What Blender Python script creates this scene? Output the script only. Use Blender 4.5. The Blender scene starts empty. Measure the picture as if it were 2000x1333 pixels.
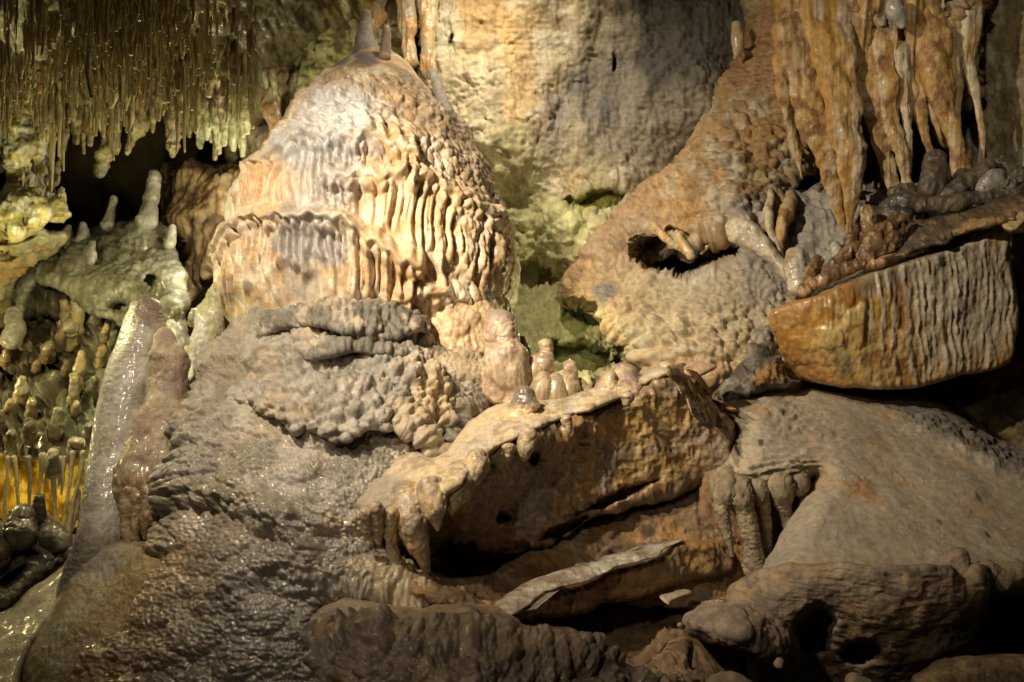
import bpy, math
import numpy as np

# ----------------------------------------------------------------- camera mapping
FOC, SEN, CAMZ = 35.0, 36.0, 1.5
K = SEN / FOC / 2000.0                      # metres per photo pixel at one metre

def W(px, py, Y):
    px = np.asarray(px, float); py = np.asarray(py, float); Y = np.asarray(Y, float) + 0 * px
    return np.stack([(px - 1000) * K * Y, Y, CAMZ - (py - 666.5) * K * Y], -1)

# ----------------------------------------------------------------- noise
def _hash(ix, iy, iz, s):
    h = (ix.astype(np.int64) * 374761393 + iy.astype(np.int64) * 668265263 + iz.astype(np.int64) * 2147483647 + s * 144665) & 0xffffffff
    h = ((h ^ (h >> 13)) * 1274126177) & 0xffffffff
    h = ((h ^ (h >> 16)) * 2246822519) & 0xffffffff
    return h ^ (h >> 15)

def vn(p, s=0):
    """value noise in -1..1 at points p (N,3)"""
    i = np.floor(p).astype(np.int64); f = p - i
    f = f * f * f * (f * (f * 6 - 15) + 10)
    r = 0
    for a in (0, 1):
        wx = f[:, 0] if a else 1 - f[:, 0]
        for b in (0, 1):
            wy = f[:, 1] if b else 1 - f[:, 1]
            for c in (0, 1):
                wz = f[:, 2] if c else 1 - f[:, 2]
                r = r + wx * wy * wz * (_hash(i[:, 0] + a, i[:, 1] + b, i[:, 2] + c, s) / 4294967295.0)
    return r * 2 - 1

def fbm(p, sc, o=4, s=0, g=0.5, ridged=False):
    """fractal noise; sc = feature size in metres (scalar or 3-tuple)"""
    q = p / np.asarray(sc, float); r = 0; a = 1.0; t = 0
    for k in range(o):
        n = vn(q * (2.03 ** k) + 17.3 * k, s + k)
        if ridged: n = 1 - 2 * np.abs(n)
        r = r + a * n; t += a; a *= g
    return r / t

def worley(p, sc, s=0, jit=0.9):
    q = p / np.asarray(sc, float)
    i = np.floor(q).astype(np.int64)
    f1 = np.full(len(q), 9.0); f2 = np.full(len(q), 9.0); rid = np.zeros(len(q))
    for a in (-1, 0, 1):
        for b in (-1, 0, 1):
            for c in (-1, 0, 1):
                cx, cy, cz = i[:, 0] + a, i[:, 1] + b, i[:, 2] + c
                h = _hash(cx, cy, cz, s)
                dx = cx + 0.5 + jit * ((h & 1023) / 1023.0 - 0.5) - q[:, 0]
                dy = cy + 0.5 + jit * (((h >> 10) & 1023) / 1023.0 - 0.5) - q[:, 1]
                dz = cz + 0.5 + jit * (((h >> 20) & 1023) / 1023.0 - 0.5) - q[:, 2]
                d = dx * dx + dy * dy + dz * dz
                m = d < f1
                f2 = np.where(m, f1, np.minimum(f2, d))
                rid = np.where(m, (h & 0xffff) / 65535.0, rid)
                f1 = np.where(m, d, f1)
    return np.sqrt(f1), np.sqrt(f2), rid

def ss(a, b, x):
    t = np.clip((x - a) / (b - a), 0, 1)
    return t * t * (3 - 2 * t)

def cracks(p, sc, s=0, w=0.05):
    """thin fissures, 1 in the crack"""
    sc = np.asarray(sc, float) * np.ones(3)
    q = p + np.stack([fbm(p, sc * 0.6, 3, s + 41), fbm(p, sc * 0.6, 3, s + 42), fbm(p, sc * 0.6, 3, s + 43)], -1) * sc * 0.5
    f1, f2, r = worley(q, sc, s)
    return (1 - ss(0, w, f2 - f1)) * np.clip(0.3 + 1.6 * fbm(p, sc * 1.3, 2, s + 44), 0, 1)

def scales(u, v, su, sv, s=0, skew=0.45, warp=0.16, seed3=0.0):
    """rounded bumps laid over a surface (u across, v up the slope); the lower rims are steeper, 0..1"""
    p = np.stack([u, v, np.full(len(u), seed3)], -1)
    u = u + su * warp * 2 * fbm(p, max(su, sv) * 2.6, 1, s + 61) + 0.25 * fbm(p, max(su, sv) * 9, 1, s + 63) * su * 4; v = v + sv * warp * 2 * fbm(p, max(su, sv) * 2.6, 1, s + 62)
    x = u / su; y = v / sv
    ix = np.floor(x).astype(np.int64); iy = np.floor(y).astype(np.int64); iz = np.zeros_like(ix)
    out = np.zeros(len(u))
    for a in (-1, 0, 1):
        for b in (-1, 0, 1):
            h = _hash(ix + a, iy + b, iz, s)
            cx = ix + a + 0.5 + 0.8 * ((h & 1023) / 1023.0 - 0.5); cy = iy + b + 0.5 + 0.8 * (((h >> 10) & 1023) / 1023.0 - 0.5)
            r = 0.42 + 0.28 * ((h >> 20) & 1023) / 1023.0
            dx = (x - cx) / r; dy = (y - cy) / r
            k = np.sqrt(np.clip(1 - dx * dx - dy * dy, 0, 1)) * (0.35 + 1.1 * r) * (1 - skew * np.clip(dy, -1, 1))
            out = np.maximum(out, k)
    return out

def knobs(p, sc, s=0, warp=0.22):
    """cauliflower bumps, 0..1"""
    sc = np.asarray(sc, float) * np.ones(3)
    w = np.stack([vn(p / (sc * 1.7) + 5.1, s + 31), vn(p / (sc * 1.7) + 9.7, s + 32), vn(p / (sc * 1.7) + 2.2, s + 33)], -1)
    f1, f2, r = worley(p + w * sc * warp, sc, s)
    b = np.sqrt(np.clip(1 - (f1 / 0.82) ** 2, 0, 1)); e = 1 - (1 - np.clip((f2 - f1) / 0.30, 0, 1)) ** 2
    return (0.62 * b + 0.38 * e) * (0.5 + 0.5 * r)

# ----------------------------------------------------------------- 2d helpers
def catmull(pts, seg=8, closed=True):
    P = np.asarray(pts, float); n = len(P); out = []
    for i in range(n if closed else n - 1):
        p0 = P[(i - 1) % n] if closed or i > 0 else P[0]
        p1 = P[i]; p2 = P[(i + 1) % n]
        p3 = P[(i + 2) % n] if closed or i < n - 2 else P[-1]
        t = np.linspace(0, 1, seg, endpoint=False)[:, None]
        out.append(0.5 * ((2 * p1) + (p2 - p0) * t + (2 * p0 - 5 * p1 + 4 * p2 - p3) * t ** 2 + (3 * p1 - p0 - 3 * p2 + p3) * t ** 3))
    if not closed: out.append(P[-1:])
    return np.concatenate(out)

def polysd(x, y, poly):
    """signed distance (positive inside) and nearest point"""
    n = len(poly); best = np.full(x.shape, 1e18); bx = np.zeros_like(x); by = np.zeros_like(y); ins = np.zeros(x.shape, bool)
    for i in range(n):
        ax, ay = poly[i]; cx, cy = poly[(i + 1) % n]
        ex, ey = cx - ax, cy - ay
        L = ex * ex + ey * ey + 1e-9
        t = np.clip(((x - ax) * ex + (y - ay) * ey) / L, 0, 1)
        qx, qy = ax + t * ex, ay + t * ey
        d = (x - qx) ** 2 + (y - qy) ** 2
        m = d < best
        best = np.where(m, d, best); bx = np.where(m, qx, bx); by = np.where(m, qy, by)
        if ay != cy:
            ins ^= ((ay > y) != (cy > y)) & (x < ex * (y - ay) / (cy - ay) + ax)
    d = np.sqrt(best)
    return np.where(ins, d, -d), bx, by

def tps(ctrl):
    C = np.asarray(ctrl, float); xy = C[:, :2] / 300.0; n = len(C)
    def U(r2): return r2 * np.log(r2 + 1e-9)
    A = np.zeros((n + 3, n + 3))
    d = ((xy[:, None] - xy[None]) ** 2).sum(-1)
    A[:n, :n] = U(d) + np.eye(n) * 0.01
    A[:n, n] = 1; A[:n, n + 1:] = xy; A[n, :n] = 1; A[n + 1:, :n] = xy.T
    w = np.linalg.solve(A, np.concatenate([C[:, 2], [0, 0, 0]]))
    def ev(px, py):
        q = np.stack([px, py], -1) / 300.0; r = w[n] + q[:, 0] * w[n + 1] + q[:, 1] * w[n + 2]
        for i in range(n):
            r = r + w[i] * U(((q - xy[i]) ** 2).sum(-1))
        return r
    return ev

def fringe(x, y, ledge, sp=22, ln=95, seed=0, rise=30, deep=1.0, fade=40, wmin=0.30):
    """height profile (0..1) of a dripstone ledge with hanging flutes; ledge = [(x,y)...] photo pixels"""
    L = np.asarray(ledge, float)
    ly = np.interp(x, L[:, 0], L[:, 1])
    ly = ly + 3.5 * np.sin(x / 9.0 + seed) + 3 * np.sin(x / 4.1 + 2 * seed) + 5 * np.sin(x / 23.0 + 3 * seed)
    win = ss(L[0, 0] - 2, L[0, 0] + fade, x) * (1 - ss(L[-1, 0] - fade, L[-1, 0] + 2, x))
    s = y - ly
    up = np.sqrt(np.clip(ss(-rise, 2, s), 0, 1))
    xx = x + 2.5 * np.sin(s / 17.0 + x / 37.0) + 6.0 * np.sin(x / 31.0 + seed) + 3.0 * np.sin(x / 13.0 + 2.3 * seed) + 7.3 * seed
    if not np.isscalar(ln): ln = np.interp(x, ln[0], ln[1])
    ci = np.floor(xx / sp)
    col = np.zeros_like(x)
    z = np.zeros_like(ci, dtype=np.int64)
    for k in (-1, 0, 1):
        c = ci + k
        h = _hash(c.astype(np.int64), z, z, 77 + seed)
        r1 = (h & 255) / 255.0; r2 = ((h >> 8) & 255) / 255.0; r3 = ((h >> 16) & 255) / 255.0; r4 = ((h >> 24) & 255) / 255.0
        xc = (c + 0.5 + 0.6 * (r1 - 0.5)) * sp + (r4 - 0.5) * 0.10 * s
        e = ln * (0.45 + 0.63 * r2)
        t = np.clip(s / e, 0, 1.25)
        w = sp * (0.60 - (0.60 - wmin * (0.5 + 0.8 * r3)) * np.sin(np.clip(t * 1.5, 0, 1) * math.pi * 0.5) + 0.30 * ss(0.75, 1.1, t))
        u = np.abs(xx - xc) / w
        prof = np.sqrt(np.clip(1 - u * u, 0, 1)) * (0.66 - 0.22 * t) * (1 - ss(0.9, 1.2, t)) * (0.5 + 0.5 * r3)
        col = np.maximum(col, prof)
        bz = (s - 9 - 8 * r2) / (11 + 5 * r1); bw = sp * (0.42 + 0.2 * r4)
        col = np.maximum(col, np.sqrt(np.clip(1 - ((xx - xc) / bw) ** 2 - bz * bz, 0, 1)) * (0.68 + 0.3 * r4))
        xc2 = (c + 0.1 + 0.5 * r4) * sp; e2 = e * (0.35 + 0.8 * r1)
        t2 = np.clip(s / e2, 0, 1.25)
        col = np.maximum(col, 0.36 * np.sqrt(np.clip(1 - ((xx + 4 - xc2) / (sp * 0.26)) ** 2, 0, 1)) * (1 - ss(0.8, 1.2, t2)))
    rec = (1 - ss(0, 16, s)) * (1 - 0.5 * deep) 
    rec = np.maximum(rec, 1 - 0.55 * ss(2, 10, s) - 0.45 * ss(8, 22, s))
    dn = np.maximum(rec, col)
    return np.where(s < 0, up, dn) * win

# ----------------------------------------------------------------- scene bookkeeping
COL = bpy.context.scene.collection
BASE = {}

def tag(o, label=None, cat=None, group=None, kind=None):
    if label: o['label'] = label
    if cat: o['category'] = cat
    if group: o['group'] = group
    if kind: o['kind'] = kind
    return o

def thing(name, V, label, cat, group=None, kind=None):
    """empty at the base of the thing"""
    o = bpy.data.objects.new(name, None); o.empty_display_size = 0.05
    V = np.asarray(V)
    b = V if V.ndim == 1 else np.array([V[:, 0].mean(), V[:, 1].mean(), V[:, 2].min()])
    o.location = b; BASE[o.name] = np.array(b, float); COL.objects.link(o)
    return tag(o, label, cat, group, kind)

def mesh(name, G, mat, parent=None, smooth=True, hang=False):
    V, F, C = G
    V = np.asarray(V, float)
    if parent is not None: b = BASE[parent.name]
    else: b = np.array([V[:, 0].mean(), V[:, 1].mean(), V[:, 2].max() if hang else V[:, 2].min()])
    me = bpy.data.meshes.new(name)
    me.vertices.add(len(V)); me.vertices.foreach_set('co', (V - b).astype(np.float32).ravel())
    Q = [f for f in F if f.shape[1] == 4]; T = [f for f in F if f.shape[1] == 3]
    q = np.concatenate(Q) if Q else np.zeros((0, 4), int); t = np.concatenate(T) if T else np.zeros((0, 3), int)
    loops = np.concatenate([q.ravel(), t.ravel()]).astype(np.int32)
    me.loops.add(len(loops)); me.loops.foreach_set('vertex_index', loops)
    me.polygons.add(len(q) + len(t))
    me.polygons.foreach_set('loop_start', np.concatenate([np.arange(len(q)) * 4, len(q) * 4 + np.arange(len(t)) * 3]).astype(np.int32))
    me.update(calc_edges=True)
    me.polygons.foreach_set('use_smooth', np.full(len(q) + len(t), smooth))
    a = me.color_attributes.new('col', 'FLOAT_COLOR', 'POINT')
    c = np.ones((len(V), 4), np.float32); c[:, :3] = np.clip(C, 0.004, 0.95)
    a.data.foreach_set('color', c.ravel())
    me.materials.append(mat)
    o = bpy.data.objects.new(name, me); COL.objects.link(o)
    BASE[o.name] = b
    if parent is not None: o.parent = parent
    else: o.location = b
    return o

def join(Gs):
    V, F, C, n = [], [], [], 0
    for v, f, c in Gs:
        V.append(v); C.append(c); F += [x + n for x in f]; n += len(v)
    return np.concatenate(V), F, np.concatenate(C)

# ----------------------------------------------------------------- colour painting (albedo, in places with light and shade painted in)
def blob(px, py, q, cx, cy, rx, ry, rot=0, soft=0.5, nz=0.45, sc=0.12, s=3):
    c, sn = math.cos(math.radians(rot)), math.sin(math.radians(rot))
    dx, dy = px - cx, py - cy
    u = (dx * c + dy * sn) / rx; v = (-dx * sn + dy * c) / ry
    d = np.sqrt(u * u + v * v) + nz * fbm(q, sc, 4, s)
    return 1 - ss(1 - soft, 1 + soft * 0.5, d)

def painter(base, alt=None, layers=(), streak=0.25, asc=0.15, s=1, dark=None, gran=0.10):
    base = np.array(base, float)
    def f(px, py, q):
        c = np.tile(base, (len(q), 1))
        if alt is not None:
            for k, (a, st, sc_) in enumerate(alt):
                m = ss(0.30 - st, 0.62 - st, 0.5 + 0.9 * fbm(q, sc_, 5, s + 11 * k, 0.6))
                c = c * (1 - m[:, None]) + np.array(a) * m[:, None]
        for k, L in enumerate(layers):
            cx, cy, rx, ry, rot, colr, st = L[:7]
            m = st * blob(px, py, q, cx, cy, rx, ry, rot, s=s + 5 * k, sc=L[7] if len(L) > 7 else 0.12)
            c = c * (1 - m[:, None]) + np.array(colr) * m[:, None]
        v = 1 + gran * fbm(q, 0.02, 3, s + 50) * 2 + streak * fbm(q, (0.035, 0.05, 0.45), 3, s + 60)
        return c * v[:, None]
    return f

# ----------------------------------------------------------------- builders
def sheet(outline, ctrl, step=3.0, edge=(40, 0.2), detail=None, paint=None, rough=2.5, back=0.35, dents=(), sharp=False, seed=0, bottomfree=False):
    """a solid rock mass: its outline and the distance of its face, closed at the back"""
    poly = catmull(outline, 8) if not sharp else catmull(outline, 3)
    if rough:
        q3 = np.concatenate([poly, np.full((len(poly), 1), seed * 1.7)], 1)
        poly = poly + rough * np.stack([fbm(q3, 30, 4, seed), fbm(q3 + 50, 30, 4, seed + 9)], -1) * 2
    x0, y0 = poly.min(0) - step; x1, y1 = poly.max(0) + step
    xs = np.arange(x0, x1 + step, step); ys = np.arange(y0, y1 + step, step)
    nx, ny = len(xs), len(ys)
    gx, gy = np.meshgrid(xs, ys)
    gx = gx.ravel(); gy = gy.ravel()
    sd, bx, by = polysd(gx, gy, poly)
    keep = sd > -0.72 * step
    out = keep & (sd < 0)
    px = np.where(out, bx, gx); py = np.where(out, by, gy)
    sd = np.maximum(sd, 0)
    idx = np.full(nx * ny, -1)
    sel = np.where(keep)[0]; idx[sel] = np.arange(len(sel))
    a = (np.arange(ny - 1)[:, None] * nx + np.arange(nx - 1)[None]).ravel()
    quad = np.stack([a, a + nx, a + nx + 1, a + 1], -1)
    quad = quad[keep[quad].all(1)]
    used = np.zeros(nx * ny, bool); used[quad.ravel()] = True
    sel = np.where(used)[0]; idx[:] = -1; idx[sel] = np.arange(len(sel))
    Fq = idx[quad]
    px, py, sd = px[sel], py[sel], sd[sel]
    Y = tps(ctrl)(px, py) if len(ctrl) > 2 else np.full(len(px), ctrl[0][2])
    R, D = edge
    e = np.clip(1 - sd / R, 0, 1)
    Y = Y + D * (1 - np.sqrt(1 - e * e * 0.985))
    P = W(px, py, Y)
    for dn in dents:
        cx, cy, rx, ry, rot, dd = dn[:6]
        m = blob(px, py, P, cx, cy, rx, ry, rot, soft=dn[6] if len(dn) > 6 else 0.25, nz=0.5, sc=0.10, s=int(cx) % 97)
        Y = Y + dd * m
    P = W(px, py, Y)
    # vertex normals of the smooth face
    def normals(P):
        n = np.zeros_like(P)
        A, B, Cc, Dd = P[Fq[:, 0]], P[Fq[:, 1]], P[Fq[:, 2]], P[Fq[:, 3]]
        fn = np.cross(Cc - A, Dd - B)
        for k in range(4):
            for ax in range(3):
                n[:, ax] += np.bincount(Fq[:, k], fn[:, ax], len(P))
        n /= np.linalg.norm(n, axis=1)[:, None] + 1e-12
        if (n * P).sum() > 0 : n = -n
        return n
    N = normals(P)
    camera = np.array([0, 0, CAMZ])
    if ((P - camera) * N).sum() > 0: N = -N
    for _ in range(10):                                   # soften the push direction so that concave corners do not pinch
        fa = (N[Fq[:, 0]] + N[Fq[:, 1]] + N[Fq[:, 2]] + N[Fq[:, 3]])
        M = np.zeros_like(N)
        for ax in range(3):
            M[:, ax] = np.bincount(Fq.ravel(), np.repeat(fa[:, ax], 4), len(P))
        N = M / (np.linalg.norm(M, axis=1)[:, None] + 1e-12)
    if detail is not None:
        h = detail(px, py, P)
        h = h * ss(-2, 10, sd)
        P = P + N * h[:, None]
    C = paint(px, py, P)
    # border ring, going back
    ed = np.concatenate([Fq[:, [0, 1]], Fq[:, [1, 2]], Fq[:, [2, 3]], Fq[:, [3, 0]]])
    key = np.sort(ed, 1); kk = key[:, 0] * (len(P) + 1) + key[:, 1]
    u, inv, cnt = np.unique(kk, return_inverse=True, return_counts=True)
    bd = ed[cnt[inv] == 1]
    bv = np.unique(bd)
    cen = P[bv].mean(0)
    rings = [P]; cols = [C]; F = [Fq]; prev = np.arange(len(P)); off = len(P)
    cur = None
    for k, (dy, shr) in enumerate(((0.33, 0.985), (0.75, 0.93), (1.0, 0.7))):
        q = P[bv].copy()
        q[:, 0] = cen[0] * (1 - shr) + q[:, 0] * shr * (1 + dy * back / q[:, 1] * 0.9)
        q[:, 2] = CAMZ + (q[:, 2] - CAMZ) * (1 + dy * back / q[:, 1] * 0.9)
        q[:, 2] = (cen[2]) * (1 - shr) + q[:, 2] * shr
        q[:, 1] += dy * back
        m = np.full(off if k == 0 else len(P), -1)
        new = np.full(len(P), -1); new[bv] = off + np.arange(len(bv))
        old = prev
        F.append(np.stack([old[bd[:, 1]], old[bd[:, 0]], new[bd[:, 0]], new[bd[:, 1]]], -1))
        rings.append(q); cols.append(C[bv]); off += len(bv); prev = new
    c = cen.copy(); c[1] = rings[-1][:, 1].mean() + back * 0.1
    rings.append(c[None]); cols.append(C[bv].mean(0)[None])
    F.append(np.stack([prev[bd[:, 1]], prev[bd[:, 0]], np.full(len(bd), off)], -1))
    return np.concatenate(rings), F, np.concatenate(cols)

def tube(spine, step=3.0, flat=1.0, detail=None, paint=None, seed=0, topcap=True, botcap=True, lump=0.10, lsc=0.12, nmin=10, capr=1.0):
    """a dripstone body round a spine of (px, py, Y, r px)"""
    S = np.asarray(spine, float)
    L = np.sqrt(((S[1:, :2] - S[:-1, :2]) ** 2).sum(1)).sum()
    per = max(2, int(L / (len(S) - 1) / step) + 1)
    C0 = catmull(S, per, False)
    C0[:, 3] = np.maximum(C0[:, 3], 0.5)
    P = W(C0[:, 0], C0[:, 1], C0[:, 2]); r = C0[:, 3] * K * C0[:, 2]
    T = np.gradient(P, axis=0); T /= np.linalg.norm(T, axis=1)[:, None] + 1e-9
    # round caps
    def cap(P0, T0, r0, sgn, k=5):
        a = np.linspace(0, math.pi / 2, k + 1)[1:]
        return [(P0 + sgn * T0 * r0 * math.sin(t) * capr, T0, r0 * max(math.cos(t), 0.02)) for t in a]
    rows = [(P[i], T[i], r[i]) for i in range(len(P))]
    if topcap: rows = cap(P[0], T[0], r[0], -1)[::-1] + rows
    if botcap: rows = rows + cap(P[-1], T[-1], r[-1], 1)
    P = np.array([a[0] for a in rows]); T = np.array([a[1] for a in rows]); r = np.array([a[2] for a in rows])
    n = int(max(nmin, min(160, 2 * math.pi * C0[:, 3].max() / step)))
    up = np.array([0, 1.0, 0])
    A = np.cross(T, up); A /= np.linalg.norm(A, axis=1)[:, None] + 1e-9
    B = np.cross(T, A)
    th = np.linspace(0, 2 * math.pi, n, endpoint=False)
    d = A[:, None] * np.cos(th)[None, :, None] + B[:, None] * np.sin(th)[None, :, None] * flat
    N = A[:, None] * np.cos(th)[None, :, None] * flat + B[:, None] * np.sin(th)[None, :, None]
    N /= np.linalg.norm(N, axis=2)[..., None] + 1e-9
    V = (P[:, None] + d * r[:, None, None]).reshape(-1, 3); N = N.reshape(-1, 3)
    rr = np.repeat(r, n)
    V = V + N * (rr * lump * 2 * fbm(V + seed * 3.3, lsc, 3, seed))[:, None]
    px = 1000 + V[:, 0] / V[:, 1] / K; py = 666.5 - (V[:, 2] - CAMZ) / V[:, 1] / K
    if detail is not None:
        V = V + N * (detail(px, py, V) * np.minimum(1, rr / (rr.max() * 0.5)))[:, None]
    C = paint(px, py, V)
    m = len(P)
    i, j = np.meshgrid(np.arange(m - 1), np.arange(n), indexing='ij')
    i = i.ravel(); j = j.ravel(); j2 = (j + 1) % n
    F = [np.stack([i * n + j, i * n + j2, (i + 1) * n + j2, (i + 1) * n + j], -1)]
    V = np.concatenate([V, P[:1], P[-1:]]); C = np.concatenate([C, C[:1], C[-1:]])
    jj = np.arange(n)
    F.append(np.stack([(jj + 1) % n, jj, np.full(n, m * n)], -1))
    F.append(np.stack([(m - 1) * n + jj, (m - 1) * n + (jj + 1) % n, np.full(n, m * n + 1)], -1))
    return V, F, C

# ----------------------------------------------------------------- materials
def rock_mat(name, rough=(0.45, 0.75), bump=0.5, bsc=120.0, fine=420.0, coat=0.0, sss=0.0, spec=0.5, wet=6.0, trans=0.0, wetz=None):
    m = bpy.data.materials.new(name); m.use_nodes = True
    nt = m.node_tree; nt.nodes.clear(); N = nt.nodes.new; L = nt.links.new
    out = N('ShaderNodeOutputMaterial'); b = N('ShaderNodeBsdfPrincipled'); L(b.outputs[0], out.inputs[0])
    at = N('ShaderNodeAttribute'); at.attribute_name = 'col'
    g = N('ShaderNodeNewGeometry')
    n1 = N('ShaderNodeTexNoise'); n1.inputs['Scale'].default_value = 38; n1.inputs['Detail'].default_value = 6; n1.inputs['Roughness'].default_value = 0.62
    L(g.outputs['Position'], n1.inputs['Vector'])
    mr = N('ShaderNodeMapRange'); mr.inputs['From Min'].default_value = 0.3; mr.inputs['From Max'].default_value = 0.7; mr.inputs['To Min'].default_value = 0.74; mr.inputs['To Max'].default_value = 1.22
    L(n1.outputs[0], mr.inputs['Value'])
    mul = N('ShaderNodeVectorMath'); mul.operation = 'SCALE'
    L(at.outputs['Color'], mul.inputs[0]); L(mr.outputs[0], mul.inputs['Scale'])
    L(mul.outputs[0], b.inputs['Base Color'])
    n2 = N('ShaderNodeTexNoise'); n2.inputs['Scale'].default_value = wet; n2.inputs['Detail'].default_value = 5
    L(g.outputs['Position'], n2.inputs['Vector'])
    m2 = N('ShaderNodeMapRange'); m2.inputs['From Min'].default_value = 0.38; m2.inputs['From Max'].default_value = 0.62; m2.inputs['To Min'].default_value = rough[0]; m2.inputs['To Max'].default_value = rough[1]
    L(n2.outputs[0], m2.inputs['Value']); L(m2.outputs[0], b.inputs['Roughness'])
    if wetz:                                     # the foot of the formation is wetter than its top
        sx = N('ShaderNodeSeparateXYZ'); L(g.outputs['Position'], sx.inputs[0])
        m5 = N('ShaderNodeMapRange'); m5.inputs['From Min'].default_value = wetz[0]; m5.inputs['From Max'].default_value = wetz[1]; m5.inputs['To Min'].default_value = 0.42; m5.inputs['To Max'].default_value = 1.15
        L(sx.outputs['Z'], m5.inputs['Value'])
        m6 = N('ShaderNodeMapRange'); m6.inputs['From Min'].default_value = wetz[0]; m6.inputs['From Max'].default_value = wetz[1]; m6.inputs['To Min'].default_value = 0.75; m6.inputs['To Max'].default_value = 0.04
        L(sx.outputs['Z'], m6.inputs['Value']); L(m6.outputs[0], b.inputs['Coat Weight'])
        mm = N('ShaderNodeMath'); mm.operation = 'MULTIPLY'; L(m2.outputs[0], mm.inputs[0]); L(m5.outputs[0], mm.inputs[1]); L(mm.outputs[0], b.inputs['Roughness'])
    b.inputs['Specular IOR Level'].default_value = spec
    b.inputs['Coat Weight'].default_value = coat; b.inputs['Coat Roughness'].default_value = 0.16
    if sss:
        b.inputs['Subsurface Weight'].default_value = sss; b.inputs['Subsurface Radius'].default_value = (0.03, 0.016, 0.007); b.inputs['Subsurface Scale'].default_value = 1.0
    n3 = N('ShaderNodeTexNoise'); n3.inputs['Scale'].default_value = bsc; n3.inputs['Detail'].default_value = 5; n3.inputs['Roughness'].default_value = 0.6
    L(g.outputs['Position'], n3.inputs['Vector'])
    n4 = N('ShaderNodeTexNoise'); n4.inputs['Scale'].default_value = fine; n4.inputs['Detail'].default_value = 3
    L(g.outputs['Position'], n4.inputs['Vector'])
    bp = N('ShaderNodeBump'); bp.inputs['Strength'].default_value = bump; bp.inputs['Distance'].default_value = 0.008
    L(n3.outputs[0], bp.inputs['Height'])
    b2 = N('ShaderNodeBump'); b2.inputs['Strength'].default_value = bump * 0.8; b2.inputs['Distance'].default_value = 0.0025
    L(n4.outputs[0], b2.inputs['Height']); L(bp.outputs[0], b2.inputs['Normal'])
    L(b2.outputs[0], b.inputs['Normal'])
    if trans:
        tr = N('ShaderNodeBsdfTranslucent'); L(mul.outputs[0], tr.inputs['Color']); L(b2.outputs[0], tr.inputs['Normal'])
        mx = N('ShaderNodeMixShader'); mx.inputs[0].default_value = trans
        L(b.outputs[0], mx.inputs[1]); L(tr.outputs[0], mx.inputs[2]); L(mx.outputs[0], out.inputs[0])
    return m
# ================================================================= palette (albedo, linear)
GREY = (0.30, 0.265, 0.22); GREYL = (0.40, 0.37, 0.33); GREYD = (0.16, 0.14, 0.115)
CREAM = (0.66, 0.49, 0.30); PEACH = (0.62, 0.40, 0.22); WHITE = (0.66, 0.61, 0.51)
ORANGE = (0.50, 0.25, 0.07); RUST = (0.34, 0.15, 0.045); BROWN = (0.20, 0.12, 0.06); DBROWN = (0.09, 0.058, 0.032)
OLIVE = (0.36, 0.36, 0.14); GREEN = (0.30, 0.36, 0.13); YEL = (0.62, 0.50, 0.18); BLACK = (0.04, 0.035, 0.03)

M_dry = rock_mat('dry limestone', rough=(0.55, 0.8), bump=0.55, spec=0.35)
M_wet = rock_mat('wet limestone', rough=(0.22, 0.55), bump=0.55, bsc=90, spec=0.6, coat=0.25)
M_gloss = rock_mat('water filmed calcite', rough=(0.14, 0.4), bump=0.28, bsc=70, spec=0.7, coat=0.6)
M_dome = rock_mat('cream flowstone', rough=(0.34, 0.6), bump=0.35, bsc=95, spec=0.5, coat=0.12, sss=0.0)
M_mud = rock_mat('mud coated flowstone', rough=(0.42, 0.64), bump=0.7, bsc=130, spec=0.7, wet=4.0, coat=0.10, wetz=(0.72, 1.2))
M_sand = rock_mat('dry silt', rough=(0.75, 0.92), bump=0.45, bsc=150, spec=0.2)
M_amber = rock_mat('amber calcite', rough=(0.2, 0.4), bump=0.3, bsc=50, coat=0.4, trans=0.65)
M_calc = rock_mat('honey calcite', rough=(0.18, 0.5), bump=0.35, bsc=80, spec=0.6, coat=0.45)

def D_rock(a=0.03, sc=0.22, b=0.008, s=0, str_=None):
    def f(px, py, q):
        h = a * fbm(q, sc, 5, s, 0.52) + b * fbm(q, 0.03, 3, s + 7, ridged=True)
        if str_: h = h + str_ * fbm(q, (0.05, 0.07, 0.6), 4, s + 13, ridged=True)
        return h
    return f

def D_knob(a=0.012, sc=0.035, big=0.02, bsc=0.2, s=0, elong=1.0, second=0.35):
    def f(px, py, q):
        h = big * fbm(q, bsc, 4, s) + a * (knobs(q, (sc, sc, sc * elong), s) + second * knobs(q, (sc * 0.45, sc * 0.45, sc * 0.45 * elong), s + 5))
        return h + 0.15 * a * fbm(q, sc * 0.25, 2, s + 9)
    return f

rng = np.random.RandomState(7)

# ================================================================= the cave shell
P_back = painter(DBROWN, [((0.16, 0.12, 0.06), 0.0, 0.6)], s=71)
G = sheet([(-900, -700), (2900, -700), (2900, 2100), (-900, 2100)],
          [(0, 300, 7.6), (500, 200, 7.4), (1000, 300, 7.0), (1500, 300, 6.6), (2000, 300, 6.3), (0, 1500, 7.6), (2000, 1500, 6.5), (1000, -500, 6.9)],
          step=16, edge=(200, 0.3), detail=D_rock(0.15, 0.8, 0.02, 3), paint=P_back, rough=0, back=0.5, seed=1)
o = mesh('rear_wall', G, M_dry); tag(o, 'dark rear rock of the cavern seen in gaps behind the formations', 'wall', kind='structure')

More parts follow.
